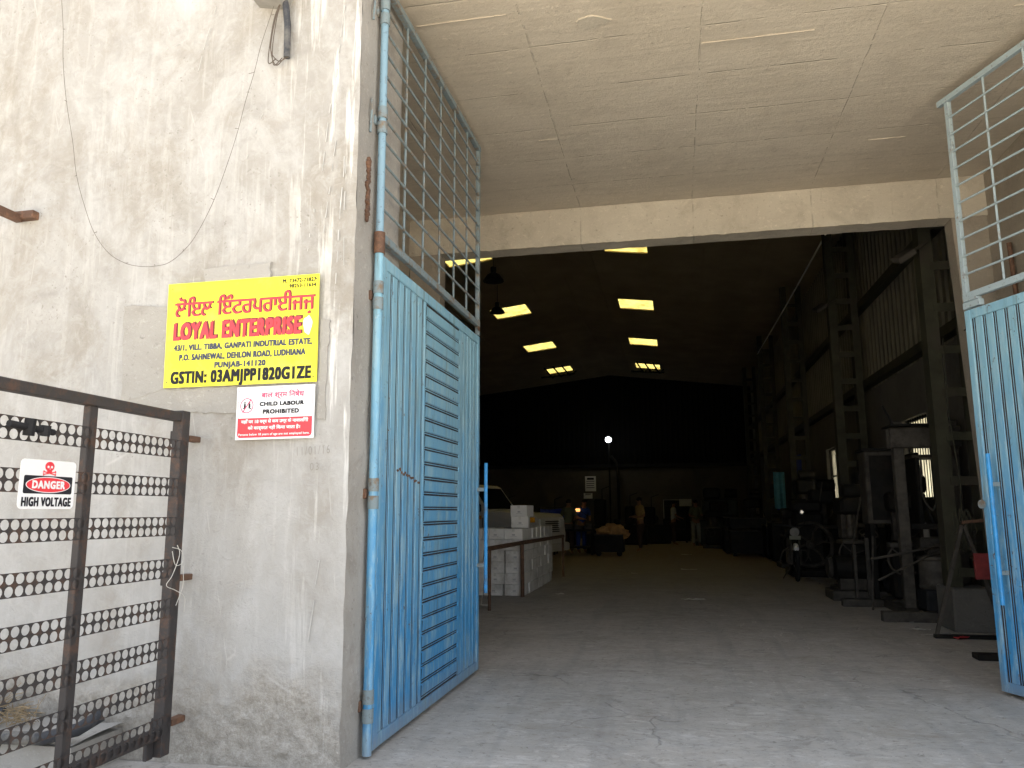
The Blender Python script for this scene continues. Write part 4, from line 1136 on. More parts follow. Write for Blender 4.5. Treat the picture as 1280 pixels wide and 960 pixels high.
quadp('side_window', 'glass_dk', [(-2.47, -.842, 1.33), (-2.47, -.762, 1.80), (-3.3, -.762, 1.80), (-3.3, -.842, 1.33)][::-1], .012)
b = MB(); b.box(-4.2, -1.32, -.852, -.842, 1.13, 1.21); b.build('stripe', 'orange', van, local=True)
b = MB(); b.bbox(-.42, -.06, -.86, -.72, 1.06, 1.17, .01); b.build('turn_lamp', 'amber', van, local=True)
for y in (-.60, .60):
    b = MB(); b.bbox(-.02, .035, y-.15, y+.15, .92, 1.12, .02); b.build('headlight', 'lens', van, local=True)
b = MB()
for k in range(6): b.box(.0, .03, -.42, .42, .84+k*.045, .86+k*.045)
b.build('grille', 'steel_dk', van, local=True)
b = MB(); b.bbox(-.05, .12, -.86, .86, .42, .60, .03); b.build('bumper', 'car_white', van, local=True)
b = MB(); b.bbox(-1.42, -1.30, -1.02, -.86, 1.28, 1.46, .03); b.build('mirror', 'black', van, local=True)
b = MB(); b.box(-1.30, -1.285, -.846, -.842, .5, 1.16); b.box(-2.42, -2.405, -.846, -.842, .5, 1.16); b.build('door_seam', 'black', van, local=True)
for x in (-.75, -3.4):
    for y in (-.80, .80):
        wv = empty('wheel'); wv.parent = van; wv.location = (x, y, .33)
        b = MB(); b.lathe((0, 0, 0), [(.20, -.09), (.30, -.095), (.33, -.07), (.33, .07), (.30, .095), (.20, .09)], 24, 'y'); b.build('tyre', 'tyre', wv, smooth=True, local=True)
        b = MB(); b.lathe((0, 0, 0), [(.05, -.10), (.19, -.07), (.20, .07), (.05, .08)], 18, 'y'); b.build('rim', 'steel_md', wv, smooth=True, local=True)

# --- people ------------------------------------------------------------
def skin_mesh(name, pts, edges, mat, parent, root=0, sub=1):
    me = bpy.data.meshes.new(name); me.from_pydata([p[0] for p in pts], edges, []); me.materials.append(MT[mat])
    o = bpy.data.objects.new(name, me); COL.objects.link(o); o.parent = parent
    sk = o.modifiers.new('skin', 'SKIN'); sk.use_smooth_shade = True
    for i, p in enumerate(pts):
        r = p[1]; me.skin_vertices[0].data[i].radius = (r, r) if not isinstance(r, tuple) else r
        me.skin_vertices[0].data[i].use_root = (i == root)
    ss = o.modifiers.new('subdivision', 'SUBSURF'); ss.levels = sub; ss.render_levels = sub
    return o
def person(loc, rz, lab, shirt, trous, arms, lean=0., h=1.68, legs=(.0, .0)):
    """facing local -y; arms: ((elbow),(wrist)) for left and right relative to shoulder frame"""
    p = empty('person', loc, rz, lab, 'person', 'workers in the shed')
    k = h/1.70
    def L(z): return -lean*max(0, (z-.9))  # forward shift
    def P(x, y, z): return (x*k, (y+L(z))*k, z*k)
    pts = [(P(0, 0, .93), (.13, .10)), (P(0, 0, 1.10), (.12, .09)), (P(0, 0, 1.30), (.145, .10)), (P(0, .0, 1.42), (.10, .08)), (P(0, 0, 1.50), .052), (P(0, -.01, 1.57), .075), (P(0, -.01, 1.65), .075)]
    ed = [(0,1),(1,2),(2,3),(3,4),(4,5),(5,6)]
    for s_, (el, wr) in zip((-1, 1), arms):
        n = len(pts)
        pts += [(P(s_*.18, 0, 1.39), .052), (P(*el), .040), (P(*wr), .030)]
        ed += [(3, n), (n, n+1), (n+1, n+2)]
        e_, w_ = Vector(P(*el)), Vector(P(*wr)); d_ = (w_-e_).normalized()
        pl_ = w_+d_*.05; pts.append((tuple(pl_), (.034, .018))); ed.append((n+2, n+3))
        side_ = d_.cross(Vector((0, 0, 1)));
        if side_.length < .1: side_ = Vector((1, 0, 0))
        side_.normalize()
        for q in range(4):
            a = pl_+side_*(-.024+.016*q)+d_*.025; b_ = a+d_*(.035+.008*(q in (1, 2)))+Vector((0, 0, -.012))
            m0 = len(pts); pts += [(tuple(a), .009), (tuple(b_), .007)]; ed += [(n+3, m0), (m0, m0+1)]
        a = w_+side_*.035+d_*.03; m0 = len(pts); pts += [(tuple(a), .010), (tuple(a+d_*.03+side_*.008), .008)]; ed += [(n+2, m0), (m0, m0+1)]
    for s_, st in zip((-1, 1), legs):
        n = len(pts)
        pts += [(P(s_*.095, 0, .86), .085), (P(s_*.11, st*.5-.01, .48), .060), (P(s_*.115, st, .09), .040), (P(s_*.12, st-.15, .04), (.042, .03))]
        ed += [(0, n), (n, n+1), (n+1, n+2), (n+2, n+3)]
    skin_mesh('body', pts, ed, 'skin', p)
    # shirt
    sp2 = [(P(0, 0, .88), (.155, .115)), (P(0, 0, 1.10), (.145, .108)), (P(0, 0, 1.30), (.165, .118)), (P(0, 0, 1.43), (.11, .09))]
    se = [(0,1),(1,2),(2,3)]
    for s_, (el, wr) in zip((-1, 1), arms):
        n = len(sp2); e_ = Vector(P(*el)); sh = Vector(P(s_*.18, 0, 1.39))
        sp2 += [(tuple(sh), .066), (tuple(sh.lerp(e_, .85)), .058)]; se += [(3, n), (n, n+1)]
    skin_mesh('shirt', sp2, se, shirt, p)
    tp = [(P(0, 0, .95), (.150, .112))]; te = []
    for s_, st in zip((-1, 1), legs):
        n = len(tp)
        tp += [(P(s_*.095, 0, .84), .100), (P(s_*.11, st*.5-.01, .48), .078), (P(s_*.115, st, .10), .066)]; te += [(0, n), (n, n+1), (n+1, n+2)]
    skin_mesh('trousers', tp, te, trous, p)
    # head features
    hc = Vector(P(0, -.01, 1.61))
    b = MB(); b.lathe((hc.x, hc.y+.012*k, hc.z-.01), [(.086, 0.0), (.094, .04), (.085, .08), (.05, .11), (.01, .118)], 16)
    o = b.build('hair', 'hair', p, local=True, smooth=True)
    b = MB(); b.tube([(hc.x, hc.y-.078, hc.z+.01), (hc.x, hc.y-.10, hc.z-.025)], .012, 8); b.build('nose', 'skin', p, local=True, smooth=True)
    b = MB()
    for s_ in (-1, 1): b.lathe((hc.x+s_*.03, hc.y-.083, hc.z+.018), [(.004, -.004), (.010, 0), (.004, .004)], 10, 'y')
    b.build('eyes', 'black', p, local=True)
    b = MB(); b.box(hc.x-.02, hc.x+.02, hc.y-.088, hc.y-.076, hc.z-.05, hc.z-.043); b.build('mouth', 's_dark', p, local=True)
    for s_ in (-1, 1):
        b = MB(); b.lathe((hc.x+s_*.082, hc.y, hc.z), [(.012, -.006), (.022, 0), (.012, .006)], 10, 'x'); b.build('ear', 'skin', p, local=True)
    return p
dn = ((-.24, .0, 1.12), (-.25, -.05, .88)); 
person((-1.12, 25.9, 0), rad(-60), 'man in mustard shirt and dark trousers standing with elbows bent beside the sack cart', 'shirt_tan', 'trousers', (((-.26, .02, 1.12), (-.16, -.22, 1.10)), ((.26, .02, 1.12), (.14, -.22, 1.08))), .04, 1.72, (.05, -.08))
person((-.10, 31.2, 0), rad(100), 'man in pale grey shirt standing by the far machines left of the big machine', 'shirt_grey', 'trousers', (((-.25, -.05, 1.14), (-.18, -.28, 1.05)), ((.24, .0, 1.12), (.22, -.22, 1.0))), .06, 1.66)
person((.72, 30.2, 0), rad(20), 'worker in khaki trousers and dark top standing right beside the big machine', 'shirt_green', 'trousers_lt', (((-.25, -.03, 1.13), (-.16, -.24, 1.10)), ((.25, -.03, 1.13), (.16, -.25, 1.16))), .05, 1.68)
person((-2.93, 24.9, 0), rad(35), 'worker in royal blue overalls bent over a bench beside the van', 'shirt_blue', 'shirt_blue', (((-.24, -.1, 1.12), (-.12, -.34, 1.08)), ((.24, -.1, 1.12), (.12, -.34, 1.06))), .35, 1.66)
person((-3.22, 24.0, 0), rad(175), 'worker in olive green shirt seen from behind between the blue tarpaulin and blue overalls', 'shirt_green', 'trousers', (((-.24, -.05, 1.12), (-.14, -.28, 1.08)), ((.24, -.05, 1.12), (.14, -.28, 1.08))), .20, 1.64)

# --- machines at the back ---------------------------------------------
def machine(name, lab, cat, loc, rz=0): return empty(name, loc, rz, lab, cat)
def P_(root, name, mat, fn, smooth=False):
    b = MB(); fn(b); return b.build(name, mat, root, local=True, smooth=smooth)
# bench with work beside the van
t = machine('work_bench', 'low dark bench loaded with parts at the feet of the blue-clad worker', 'bench', (-3.0, 24.1, 0))
P_(t, 'top', 'steel_dk', lambda b: b.bbox(-.7, .6, -.35, .35, .70, .76, .01))
for x in (-.62, .52):
    for y in (-.28, .28): P_(t, 'leg', 'steel_dk', lambda b: b.box(x-.03, x+.03, y-.03, y+.03, 0, .70))
P_(t, 'tray', 'steel_md', lambda b: [b.bbox(-.6+.3*k, -.36+.3*k, -.25, .2, .76, .86+.05*(k%2), .01) for k in range(4)])
P_(t, 'shelf', 'steel_dk', lambda b: b.bbox(-.6, .5, -.3, .3, .2, .25, .005))
t = machine('tarpaulin_bundle', 'crumpled royal blue tarpaulin hung over a rack behind the van nose', 'tarpaulin', (-3.75, 24.2, 0))
P_(t, 'sheet', 'cloth_blue', lambda b: b.grid((-.35, -.1, .55), (.75, 0, 0), (0, .05, .8), 16, 16, lambda p: Vector((p.x+noise.noise(p*3)*.05, p.y+noise.noise(p*4)*.12, p.z+noise.noise(p*2)*.05))), True)
P_(t, 'rack', 'steel_dk', lambda b: [b.tube([(-.4, .1, 0), (-.4, .1, 1.4), (.4, .1, 1.4), (.4, .1, 0)], .025, 6), b.tube([(-.4, .1, .6), (.4, .1, .6)], .02, 6)])
t = machine('orange_light_block', 'small added glowing block standing for the orange light on the worker at the bench', 'glow', (-2.98, 24.55, 1.33))  # added block, glows where a worker's face catches orange light
P_(t, 'glow_block', 'weld', lambda b: b.bbox(-.07, .07, -.05, .05, -.05, .05, .02))
P_(t, 'added_rod', 'steel_dk', lambda b: b.tube([(.05, 0, 0), (.3, .2, -.2)], .01, 6))
# cart with sacks
t = machine('steel_cart', 'dark steel bin cart heaped with brown sacking beside the man in mustard shirt', 'cart', (-1.93, 23.6, 0))
def bin_(b):
    b.box(-.42, .42, -.40, -.37, .12, .60); b.box(-.42, .42, .37, .40, .12, .60); b.box(-.42, -.39, -.37, .37, .12, .60); b.box(.39, .42, -.37, .37, .12, .60); b.box(-.39, .39, -.37, .37, .12, .16)
P_(t, 'bin', 'steel_dk', bin_)
P_(t, 'rim', 'steel_md', lambda b: b.tube([(-.42, -.4, .61), (.42, -.4, .61), (.42, .4, .61), (-.42, .4, .61), (-.42, -.4, .61)], .018, 6))
for x in (-.3, .3): P_(t, 'wheel', 'tyre', lambda b: b.lathe((x, -.3, .08), [(.03, -.03), (.08, -.02), (.08, .02), (.03, .03)], 12, 'y'))
sk_ = empty('sack_heap', (-1.86, 23.6, .55), 0, 'crumpled brown sacking heaped on the dark bin cart', 'sacks')
def lump(b, c, r, sd):
    c = Vector(c); vs = []; n, mm_ = 12, 8
    for j in range(mm_+1):
        for i in range(n):
            a = 2*PI*i/n; ph = PI*j/mm_; d_ = Vector((math.sin(ph)*math.cos(a), math.sin(ph)*math.sin(a), math.cos(ph)))
            k = 1+.35*noise.noise(d_*1.8+Vector((sd, 0, 0)))+.15*noise.noise(d_*5+Vector((0, sd, 0)))
            vs.append(c+Vector((d_.x*r[0], d_.y*r[1], d_.z*r[2]))*k)
    b.add(vs, [(j*n+i, j*n+(i+1)%n, (j+1)*n+(i+1)%n, (j+1)*n+i) for j in range(mm_) for i in range(n)])
for k, (x, y, z, r) in enumerate(((-.2, 0, .14, (.26, .25, .17)), (.15, -.1, .16, (.27, .22, .18)), (.32, .05, .08, (.22, .2, .13)), (-.02, .1, .27, (.22, .2, .12)), (.28, -.28, .02, (.16, .12, .10)))):
    P_(sk_, 'sack', 'sack', lambda b: lump(b, (x, y, z), r, k*3.1), True)
# crate by the cart
t = machine('drum', 'small dark drum standing between the bench and the sack cart', 'drum', (-2.55, 24.9, 0))
P_(t, 'shell', 'machine_green', lambda b: b.lathe((0, 0, 0), [(.22, 0), (.225, .02), (.215, .04), (.215, .28), (.222, .30), (.215, .32), (.215, .58), (.222, .6), (.20, .6)], 20), True)
P_(t, 'lid', 'steel_md', lambda b: b.lathe((0, 0, .6), [(.21, 0), (.20, .015), (.02, .02)], 20))
# big far machine
t = machine('forming_machine', 'big grey-green forming machine against the back wall with dark head unit', 'machine', (1.6, 31.2, 0))
P_(t, 'base', 'machine_green', lambda b: [b.bbox(-.75, .8, -.5, .5, 0, .95, .04), b.bbox(-.9, .95, -.6, .6, 0, .12, .02)])
P_(t, 'column', 'machine_green', lambda b: b.bbox(-.6, .75, -.1, .5, .95, 1.75, .08))
P_(t, 'ram_head', 'steel_dk', lambda b: [b.bbox(-.35, .35, -.5, -.1, 1.2, 1.65, .05), b.bbox(-.55, .1, -.3, .3, 1.75, 2.15, .06)])
P_(t, 'guard', 'steel_dk', lambda b: b.bbox(-.6, .65, -.58, -.5, 1.0, 1.14, .02))
P_(t, 'bolster', 'steel_md', lambda b: b.bbox(-.5, .55, -.62, -.5, .92, .98, .01))
P_(t, 'motor', 'steel_dk', lambda b: b.lathe((.5, .1, 1.95), [(.1, -.25), (.17, -.22), (.17, .22), (.1, .25)], 14, 'x'), True)
def lathe_mc(x, y, s_, lab, h=1.15):
    t = machine('workshop_machine', lab, 'machine', (x, y, 0)); t['group'] = 'machines along the back wall'
    P_(t, 'bed', 'steel_dk', lambda b: b.bbox(-.55*s_, .55*s_, -.3, .3, .0, .75, .03))
    P_(t, 'headstock', 'machine_green' if s_ > 1 else 'steel_dk', lambda b: b.bbox(-.5*s_, -.05*s_, -.25, .25, .75, h, .05))
    P_(t, 'chuck', 'steel_md', lambda b: b.lathe((0, 0, .95), [(.14, -.1), (.15, 0), (.08, .06)], 14, 'x'), True)
    P_(t, 'tailstock', 'steel_dk', lambda b: b.bbox(.25*s_, .5*s_, -.18, .18, .75, .98, .03))
    P_(t, 'lamp_arm', 'steel_dk', lambda b: b.tube([(-.2, 0, h), (-.2, 0, h+.4), (.1, -.1, h+.5)], .02, 6))
lathe_mc(-4.4, 30.5, 1.1, 'dark lathe by the back wall below the white notices', 1.35)
lathe_mc(-2.6, 31.0, 1.0, 'dark upright machine at the foot of the lamp pole', 1.75)
lathe_mc(-1.55, 31.6, .8, 'narrow dark machine just left of the man in pale grey shirt', 1.5)
lathe_mc(-.75, 32.6, 1.0, 'dark machine behind the man in pale grey shirt', 1.45)
lathe_mc(-6.2, 30.2, 1.2, 'dark machine at the back behind the van roof', 1.4)
t = machine('tool_cabinet', 'dark open cabinet with pale frame at the back wall between the workers', 'cabinet', (.05, 35.5, 0))
P_(t, 'carcass', 'steel_dk', lambda b: b.bbox(-.55, .55, -.3, .3, 0, 1.75, .02))
P_(t, 'edge_frame', 'shirt_grey', lambda b: [b.box(-.56, -.53, -.32, -.301, 0, 1.78), b.box(-.53, .55, -.32, -.301, 1.75, 1.78)])
P_(t, 'shelf', 'steel_md', lambda b: [b.box(-.5, .5, -.318, -.302, .5*k, .5*k+.02) for k in (1, 2, 3)])
t = machine('control_panel', 'small pale control panel on a stand between the two right-hand workers', 'panel', (.42, 33.5, 0))
P_(t, 'stand', 'steel_dk', lambda b: b.tube([(0, 0, 0), (0, 0, 1.5)], .04, 8))
P_(t, 'face', 'shirt_grey', lambda b: b.bbox(-.25, .25, -.06, .06, 1.48, 1.78, .01))
# back wall notices
def notice(x, z, w_, h_, lab, lines):
    n = empty('wall_notice', (x, YB-.02, z), 0, lab, 'notice')
    P_(n, 'sheet', 'paper', lambda b: b.box(-w_/2, w_/2, -.004, .006, -h_/2, h_/2))
    def pr(b):
        b.box(-w_*.32, w_*.32, -.008, -.005, h_*.26, h_*.40)
        for k in range(lines): b.box(-w_*.38, w_*(.38-.2*rnd.random()), -.008, -.005, h_*(.14-.14*k), h_*(.18-.14*k))
    P_(n, 'print', 's_black', pr)
notice(-3.97, 2.60, .52, .72, 'white printed notice on the back wall, the upper and larger of two', 4)
notice(-4.10, 2.02, .42, .26, 'small white notice on the back wall, under the larger one', 1)
# lamp on the far pole
t = machine('lit_work_lamp', 'bright white lamp glowing on a tall thin pole at the back of the shed', 'lamp', (-2.98, 37.0, 0))
P_(t, 'pole', 'steel_dk', lambda b: b.tube([(0, .2, 0), (0, .2, 4.9), (0, 0, 4.86)], .035, 8), True)
P_(t, 'bulb', 'lamp_on', lambda b: b.lathe((0, -.05, 4.62), [(.03, -.13), (.12, -.09), (.15, 0), (.12, .09), (.03, .13)], 16), True)
P_(t, 'cap', 'steel_dk', lambda b: b.lathe((0, -.05, 4.76), [(.12, 0), (.08, .06), (.02, .08)], 14))
t = machine('exhaust_duct', 'dark curved duct pipe coming down the back wall below the lit lamp', 'duct', (-2.7, 37.0, 0))
P_(t, 'pipe', 'steel_dk', lambda b: b.tube([(-.25, .8, 3.9), (0, .7, 3.6), (.08, .6, 3.1), (.1, .5, 1.2), (.1, .5, 0)], .07, 10), True)

# --- stacked bins along the right ---------------------------------------
k = 0
for (x, y, z, w_, h_, lab) in ((2.05, 24.2, 0, 1.0, .72, 'dark steel bin on the floor on the right, nearest of the bin row'), (1.95, 25.6, 0, 1.0, .72, 'dark steel bin on the floor on the right, second of the bin row'), (2.0, 27.0, 0, 1.1, .72, 'dark steel bin on the floor on the right, third of the bin row'),
                              (2.05, 24.3, .73, 1.0, .35, 'shallow dark bin stacked on the nearest floor bin'), (1.98, 25.7, .73, .95, .35, 'shallow dark bin stacked on the second floor bin'), (2.95, 21.6, 0, 1.1, 1.0, 'tall dark bin beside the third steel column'), (2.9, 23.0, 0, 1.0, .9, 'dark bin just behind the tall bin by the third column')):
    t = machine('steel_bin', lab, 'bin', (x, y, z)); t['group'] = 'dark bins along the right wall'
    def sh(b):
        b.box(-w_/2, w_/2, -.5, -.47, .08, h_); b.box(-w_/2, w_/2, .47, .5, .08, h_); b.box(-w_/2, -w_/2+.03, -.47, .47, .08, h_); b.box(w_/2-.03, w_/2, -.47, .47, .08, h_); b.box(-w_/2+.03, w_/2-.03, -.47, .47, .08, .11)
    P_(t, 'shell', 'steel_dk', sh)
    P_(t, 'rim', 'steel_md', lambda b: b.tube([(-w_/2, -.5, h_), (w_/2, -.5, h_), (w_/2, .5, h_), (-w_/2, .5, h_), (-w_/2, -.5, h_)], .02, 6))
    for sx in (-w_/2+.1, w_/2-.1): P_(t, 'foot', 'steel_dk', lambda b: b.box(sx-.05, sx+.05, -.45, .45, 0, .08))
for (y, z0, z1, w_, mat, lab) in ((25.0, 1.35, 2.45, .34, 'cyan', 'pale cyan strip hanging on the right wall deep in the shed'), (21.9, 1.45, 2.75, .55, 'cloth_blue', 'dark blue sheet hanging on the right wall beyond the motorbike'), (26.6, 1.3, 2.4, .3, 'cloth_blue', 'small dark blue cloth on the right wall just beyond the cyan strip')):
    xx = 3.2 if mat == 'cyan' else 3.25
    b = MB(); b.grid((xx, y-w_/2, z0), (0, w_, 0), (0, 0, z1-z0), 8, 14, lambda p: Vector((p.x+math.sin(p.y*30)*.02, p.y, p.z)))
    b.grid((xx+.012, y-w_/2, z0), (0, w_, 0), (0, 0, z1-z0), 8, 14, lambda p: Vector((p.x+math.sin(p.y*30)*.02, p.y, p.z)))
    if mat == 'cyan': b = MB(); b.grid((2.95, 25.0, z0), (.33, 0, 0), (0, 0, z1-z0), 8, 14, lambda p: Vector((p.x, p.y+math.sin(p.x*40)*.02, p.z))); b.grid((2.95, 25.012, z0), (.33, 0, 0), (0, 0, z1-z0), 8, 14, lambda p: Vector((p.x, p.y+math.sin(p.x*40)*.02, p.z)))
    tag(b.build('hanging_sheet', mat, smooth=True), lab, 'sheet')

# --- motorbike (front towards the viewer) -----------------------------------
mbk = empty('motorbike', (2.16, 15.5, 0), rad(-4), 'black motorbike standing head-on near the right columns', 'motorbike')
for y, in ((.0,), (1.28,)):
    wv = empty('wheel'); wv.parent = mbk; wv.location = (0, y, .31)
    b = MB()
    ring = [(0, .27*math.cos(2*PI*q/24), .27*math.sin(2*PI*q/24)) for q in range(25)]; b.tube(ring, .038, 8, False); b.build('tyre', 'tyre', wv, smooth=True, local=True)
    b = MB(); ring = [(0, .235*math.cos(2*PI*q/24), .235*math.sin(2*PI*q/24)) for q in range(25)]; b.tube(ring, .014, 6, False)
    for q in range(12): b.tube([(0, 0, 0), (0, .235*math.cos(PI*q/6), .235*math.sin(PI*q/6))], .004, 4)
    b.lathe((0, 0, 0), [(.03, -.06), (.05, -.04), (.05, .04), (.03, .06)], 12, 'x'); b.build('rim', 'chrome', wv, local=True)
for s_ in (-1, 1): P_(mbk, 'fork_leg', 'steel_md', lambda b: b.tube([(s_*.075, 0, .31), (s_*.075, .14, .72), (s_*.08, .22, .95)], .018, 8), True)
P_(mbk, 'front_mudguard', 's_white', lambda b: b.tube([(0, -.16, .60), (0, -.06, .655), (0, .08, .655), (0, .2, .58)], .045, 8), True)
P_(mbk, 'handlebar', 'black', lambda b: b.tube([(-.35, .32, 1.03), (-.18, .24, 1.02), (0, .2, 1.0), (.18, .24, 1.02), (.35, .32, 1.03)], .016, 8), True)
P_(mbk, 'headlight', 'grey_box', lambda b: b.lathe((0, .08, .90), [(.03, -.03), (.08, -.01), (.085, .02), (.05, .09)], 16, 'y'), True)
P_(mbk, 'number_plate', 'trousers_lt', lambda b: b.bbox(-.10, .10, .04, .05, .76, .83, .004))
for s_ in (-1, 1):
    P_(mbk, 'mirror', 'chrome' if s_ > 0 else 'steel_dk', lambda b: b.lathe((s_*.16, .22, 1.27), [(.03, -.01), (.055, 0), (.03, .01)], 12, 'y'))  # left mirror painted dark: its missing reflection is put into the material
    P_(mbk, 'mirror_stalk', 'black', lambda b: b.tube([(s_*.2, .25, 1.03), (s_*.16, .23, 1.25)], .007, 6))
P_(mbk, 'tank', 'black', lambda b: lump(b, (0, .52, .86), (.13, .25, .12), 2), True)
P_(mbk, 'saddle', 'black', lambda b: b.bbox(-.12, .12, .75, 1.35, .78, .86, .03))
P_(mbk, 'engine', 'steel_md', lambda b: [b.bbox(-.14, .14, .4, .8, .28, .6, .04)]+[b.box(-.1, .1, .36, .4, .45+.03*q, .46+.03*q) for q in range(5)])
P_(mbk, 'frame', 'steel_dk', lambda b: [b.tube([(0, .22, .92), (0, .35, .3), (0, .8, .28), (0, 1.28, .31)], .02, 8), b.tube([(0, .25, .85), (0, .8, .75), (0, 1.28, .31)], .02, 8)])
P_(mbk, 'crash_guard', 'steel_md', lambda b: b.tube([(-.28, .34, .36), (-.2, .32, .56), (.2, .32, .56), (.28, .34, .36)], .012, 6))
P_(mbk, 'side_stand', 'steel_md', lambda b: b.tube([(-.05, .6, .28), (-.22, .62, .01)], .012, 6))

# --- flywheel machine --------------------------------------------------------
t = machine('flywheel_press', 'dark machine with large spoked flywheel between the motorbike and the second column', 'press', (2.62, 16.9, 0))
P_(t, 'flywheel', 'steel_md', lambda b: [b.tube([(.42*math.cos(2*PI*q/28), -.12, .62+.42*math.sin(2*PI*q/28)) for q in range(29)], .045, 8, False), b.lathe((0, -.12, .62), [(.06, -.07), (.09, -.05), (.09, .05), (.06, .07)], 14, 'y')]+[b.tube([(.08*math.cos(a), -.12, .62+.08*math.sin(a)), (.26*math.cos(a+.25), -.12, .62+.26*math.sin(a+.25)), (.41*math.cos(a+.1), -.12, .62+.41*math.sin(a+.1))], .025, 6) for a in [q*PI/3 for q in range(6)]], True)
P_(t, 'body', 'steel_dk', lambda b: [b.bbox(-.25, .3, .0, .6, 0, 1.25, .05), b.bbox(-.4, .45, -.3, .75, 0, .14, .02)])
P_(t, 'shaft', 'steel_md', lambda b: b.lathe((0, 0, .62), [(.04, -.25), (.04, .2)], 10, 'y'))
P_(t, 'head', 'steel_dk', lambda b: b.bbox(-.3, .3, .0, .5, 1.25, 1.5, .06))

# --- big open press frame near column 1 ----------------------------------------
pf = machine('hydraulic_press', 'tall open press frame with drum and lever bars just inside the right jamb', 'press', (2.95, 10.8, 0))
P_(pf, 'post', 'steel_md', lambda b: b.bbox(-.20, -.07, -.06, .06, .10, 2.42, .008))
P_(pf, 'post', 'steel_md', lambda b: b.bbox(.44, .57, -.06, .06, .10, 2.42, .008))
P_(pf, 'crosshead', 'steel_md', lambda b: b.bbox(-.24, .60, -.09, -.062, 2.08, 2.34, .01))
P_(pf, 'crosshead', 'steel_md', lambda b: b.bbox(-.24, .60, .062, .09, 2.08, 2.34, .01))
P_(pf, 'middle_beam', 'steel_dk', lambda b: b.bbox(-.06, .43, -.05, .05, 1.06, 1.13, .008))
P_(pf, 'cylinder', 'steel_dk', lambda b: b.lathe((.36, 0, 1.72), [(.035, -.25), (.05, -.22), (.05, .33), (.035, .36)], 14), True)
P_(pf, 'foot_channel', 'steel_md', lambda b: b.bbox(-.60, .62, -.62, -.50, .0, .12, .006))
P_(pf, 'foot_channel', 'steel_md', lambda b: b.bbox(-.22, -.08, -.49, 1.1, .0, .10, .006))
P_(pf, 'foot_channel', 'steel_md', lambda b: b.bbox(-.75, -.23, .88, 1.02, .0, .10, .006))
P_(pf, 'drum', 'steel_md', lambda b: b.lathe((.14, -.22, .36), [(.20, 0), (.215, .03), (.20, .05), (.20, .33), (.215, .35), (.20, .38), (.10, .40)], 22), True)
P_(pf, 'drum_seat', 'black', lambda b: b.bbox(-.05, .36, -.4, -.02, .10, .355, .02))
P_(pf, 'lid_arm', 'steel_md', lambda b: [b.bbox(.05, .22, -.28, -.14, .76, .84, .02), b.tube([(.02, -.22, .80), (.30, -.22, .92), (.34, -.22, .76)], .025, 8)])
P_(pf, 'lever_bar', 'steel_md', lambda b: b.tube([(.30, -.25, .90), (-.20, -.42, .80), (-.68, -.58, .72)], .016, 8))
P_(pf, 'lever_bar', 'steel_md', lambda b: b.tube([(.28, -.22, .86), (-.10, -.40, .70), (-.62, -.62, .48)], .013, 8))
P_(pf, 'top_tray', 'steel_dk', lambda b: [b.bbox(-.26, .3, -.25, .2, 2.345, 2.37, .004), b.tube([(-.30, -.1, 2.62), (-.18, -.1, 2.36)], .012, 6)])
P_(pf, 'hose', 'black', lambda b: b.tube([(.1, -.1, .20), (.05, -.35, .12), (.3, -.5, .13), (.6, -.5, .10)], .018, 8), True)
t = machine('electric_cabinet', 'dull grey electric cabinet with a small notice behind the press frame', 'cabinet', (3.14, 12.2, 0))
P_(t, 'carcass', 'steel_md', lambda b: b.bbox(-.42, .10, 0, .4, 1.10, 2.15, .02))
P_(t, 'leg', 'steel_dk', lambda b: b.box(-.40, -.34, .02, .38, 0, 1.10))
P_(t, 'leg', 'steel_dk', lambda b: b.box(.02, .08, .02, .38, 0, 1.10))
P_(t, 'roof_plate', 'steel_dk', lambda b: b.box(-.45, .13, -.02, .42, 2.151, 2.19))
P_(t, 'door', 'steel_dk', lambda b: b.bbox(-.36, -.02, -.014, -.001, 1.16, 2.08, .004))
P_(t, 'notice', 'steel_dk', lambda b: [b.box(-.20, -.07, -.019, -.015, 1.62+.0, 1.80)]+[b.box(-.19, -.08, -.018, -.015, 1.45+.04*q, 1.47+.04*q) for q in range(3)])
t = machine('pump_unit', 'dark pump and coil machine low on the floor left of the press frame', 'machine', (2.55, 12.6, 0))
P_(t, 'motor', 'steel_dk', lambda b: b.lathe((0, .1, .45), [(.1, -.28), (.18, -.24), (.18, .24), (.1, .28)], 16, 'x'), True)
P_(t, 'base', 'steel_md', lambda b: [b.bbox(-.35, .4, -.2, .4, 0, .14, .01), b.bbox(-.2, .2, 0, .2, .14, .3, .01)])
P_(t, 'pulley', 'steel_md', lambda b: b.lathe((-.32, .1, .45), [(.04, -.03), (.16, -.03), (.14, 0), (.16, .03), (.04, .03)], 20, 'x'), True)
P_(t, 'coil', 'black', lambda b: [b.tube([(.45+.02*j, .22*math.cos(2*PI*q/20), .34+.22*math.sin(2*PI*q/20)) for q in range(21)], .016, 6, False) for j in range(4)])
P_(t, 'stand', 'steel_md', lambda b: [b.box(.12, .17, -.3, -.25, .1, .9), b.box(-.05, -.01, -.3, -.25, 0, .8)])

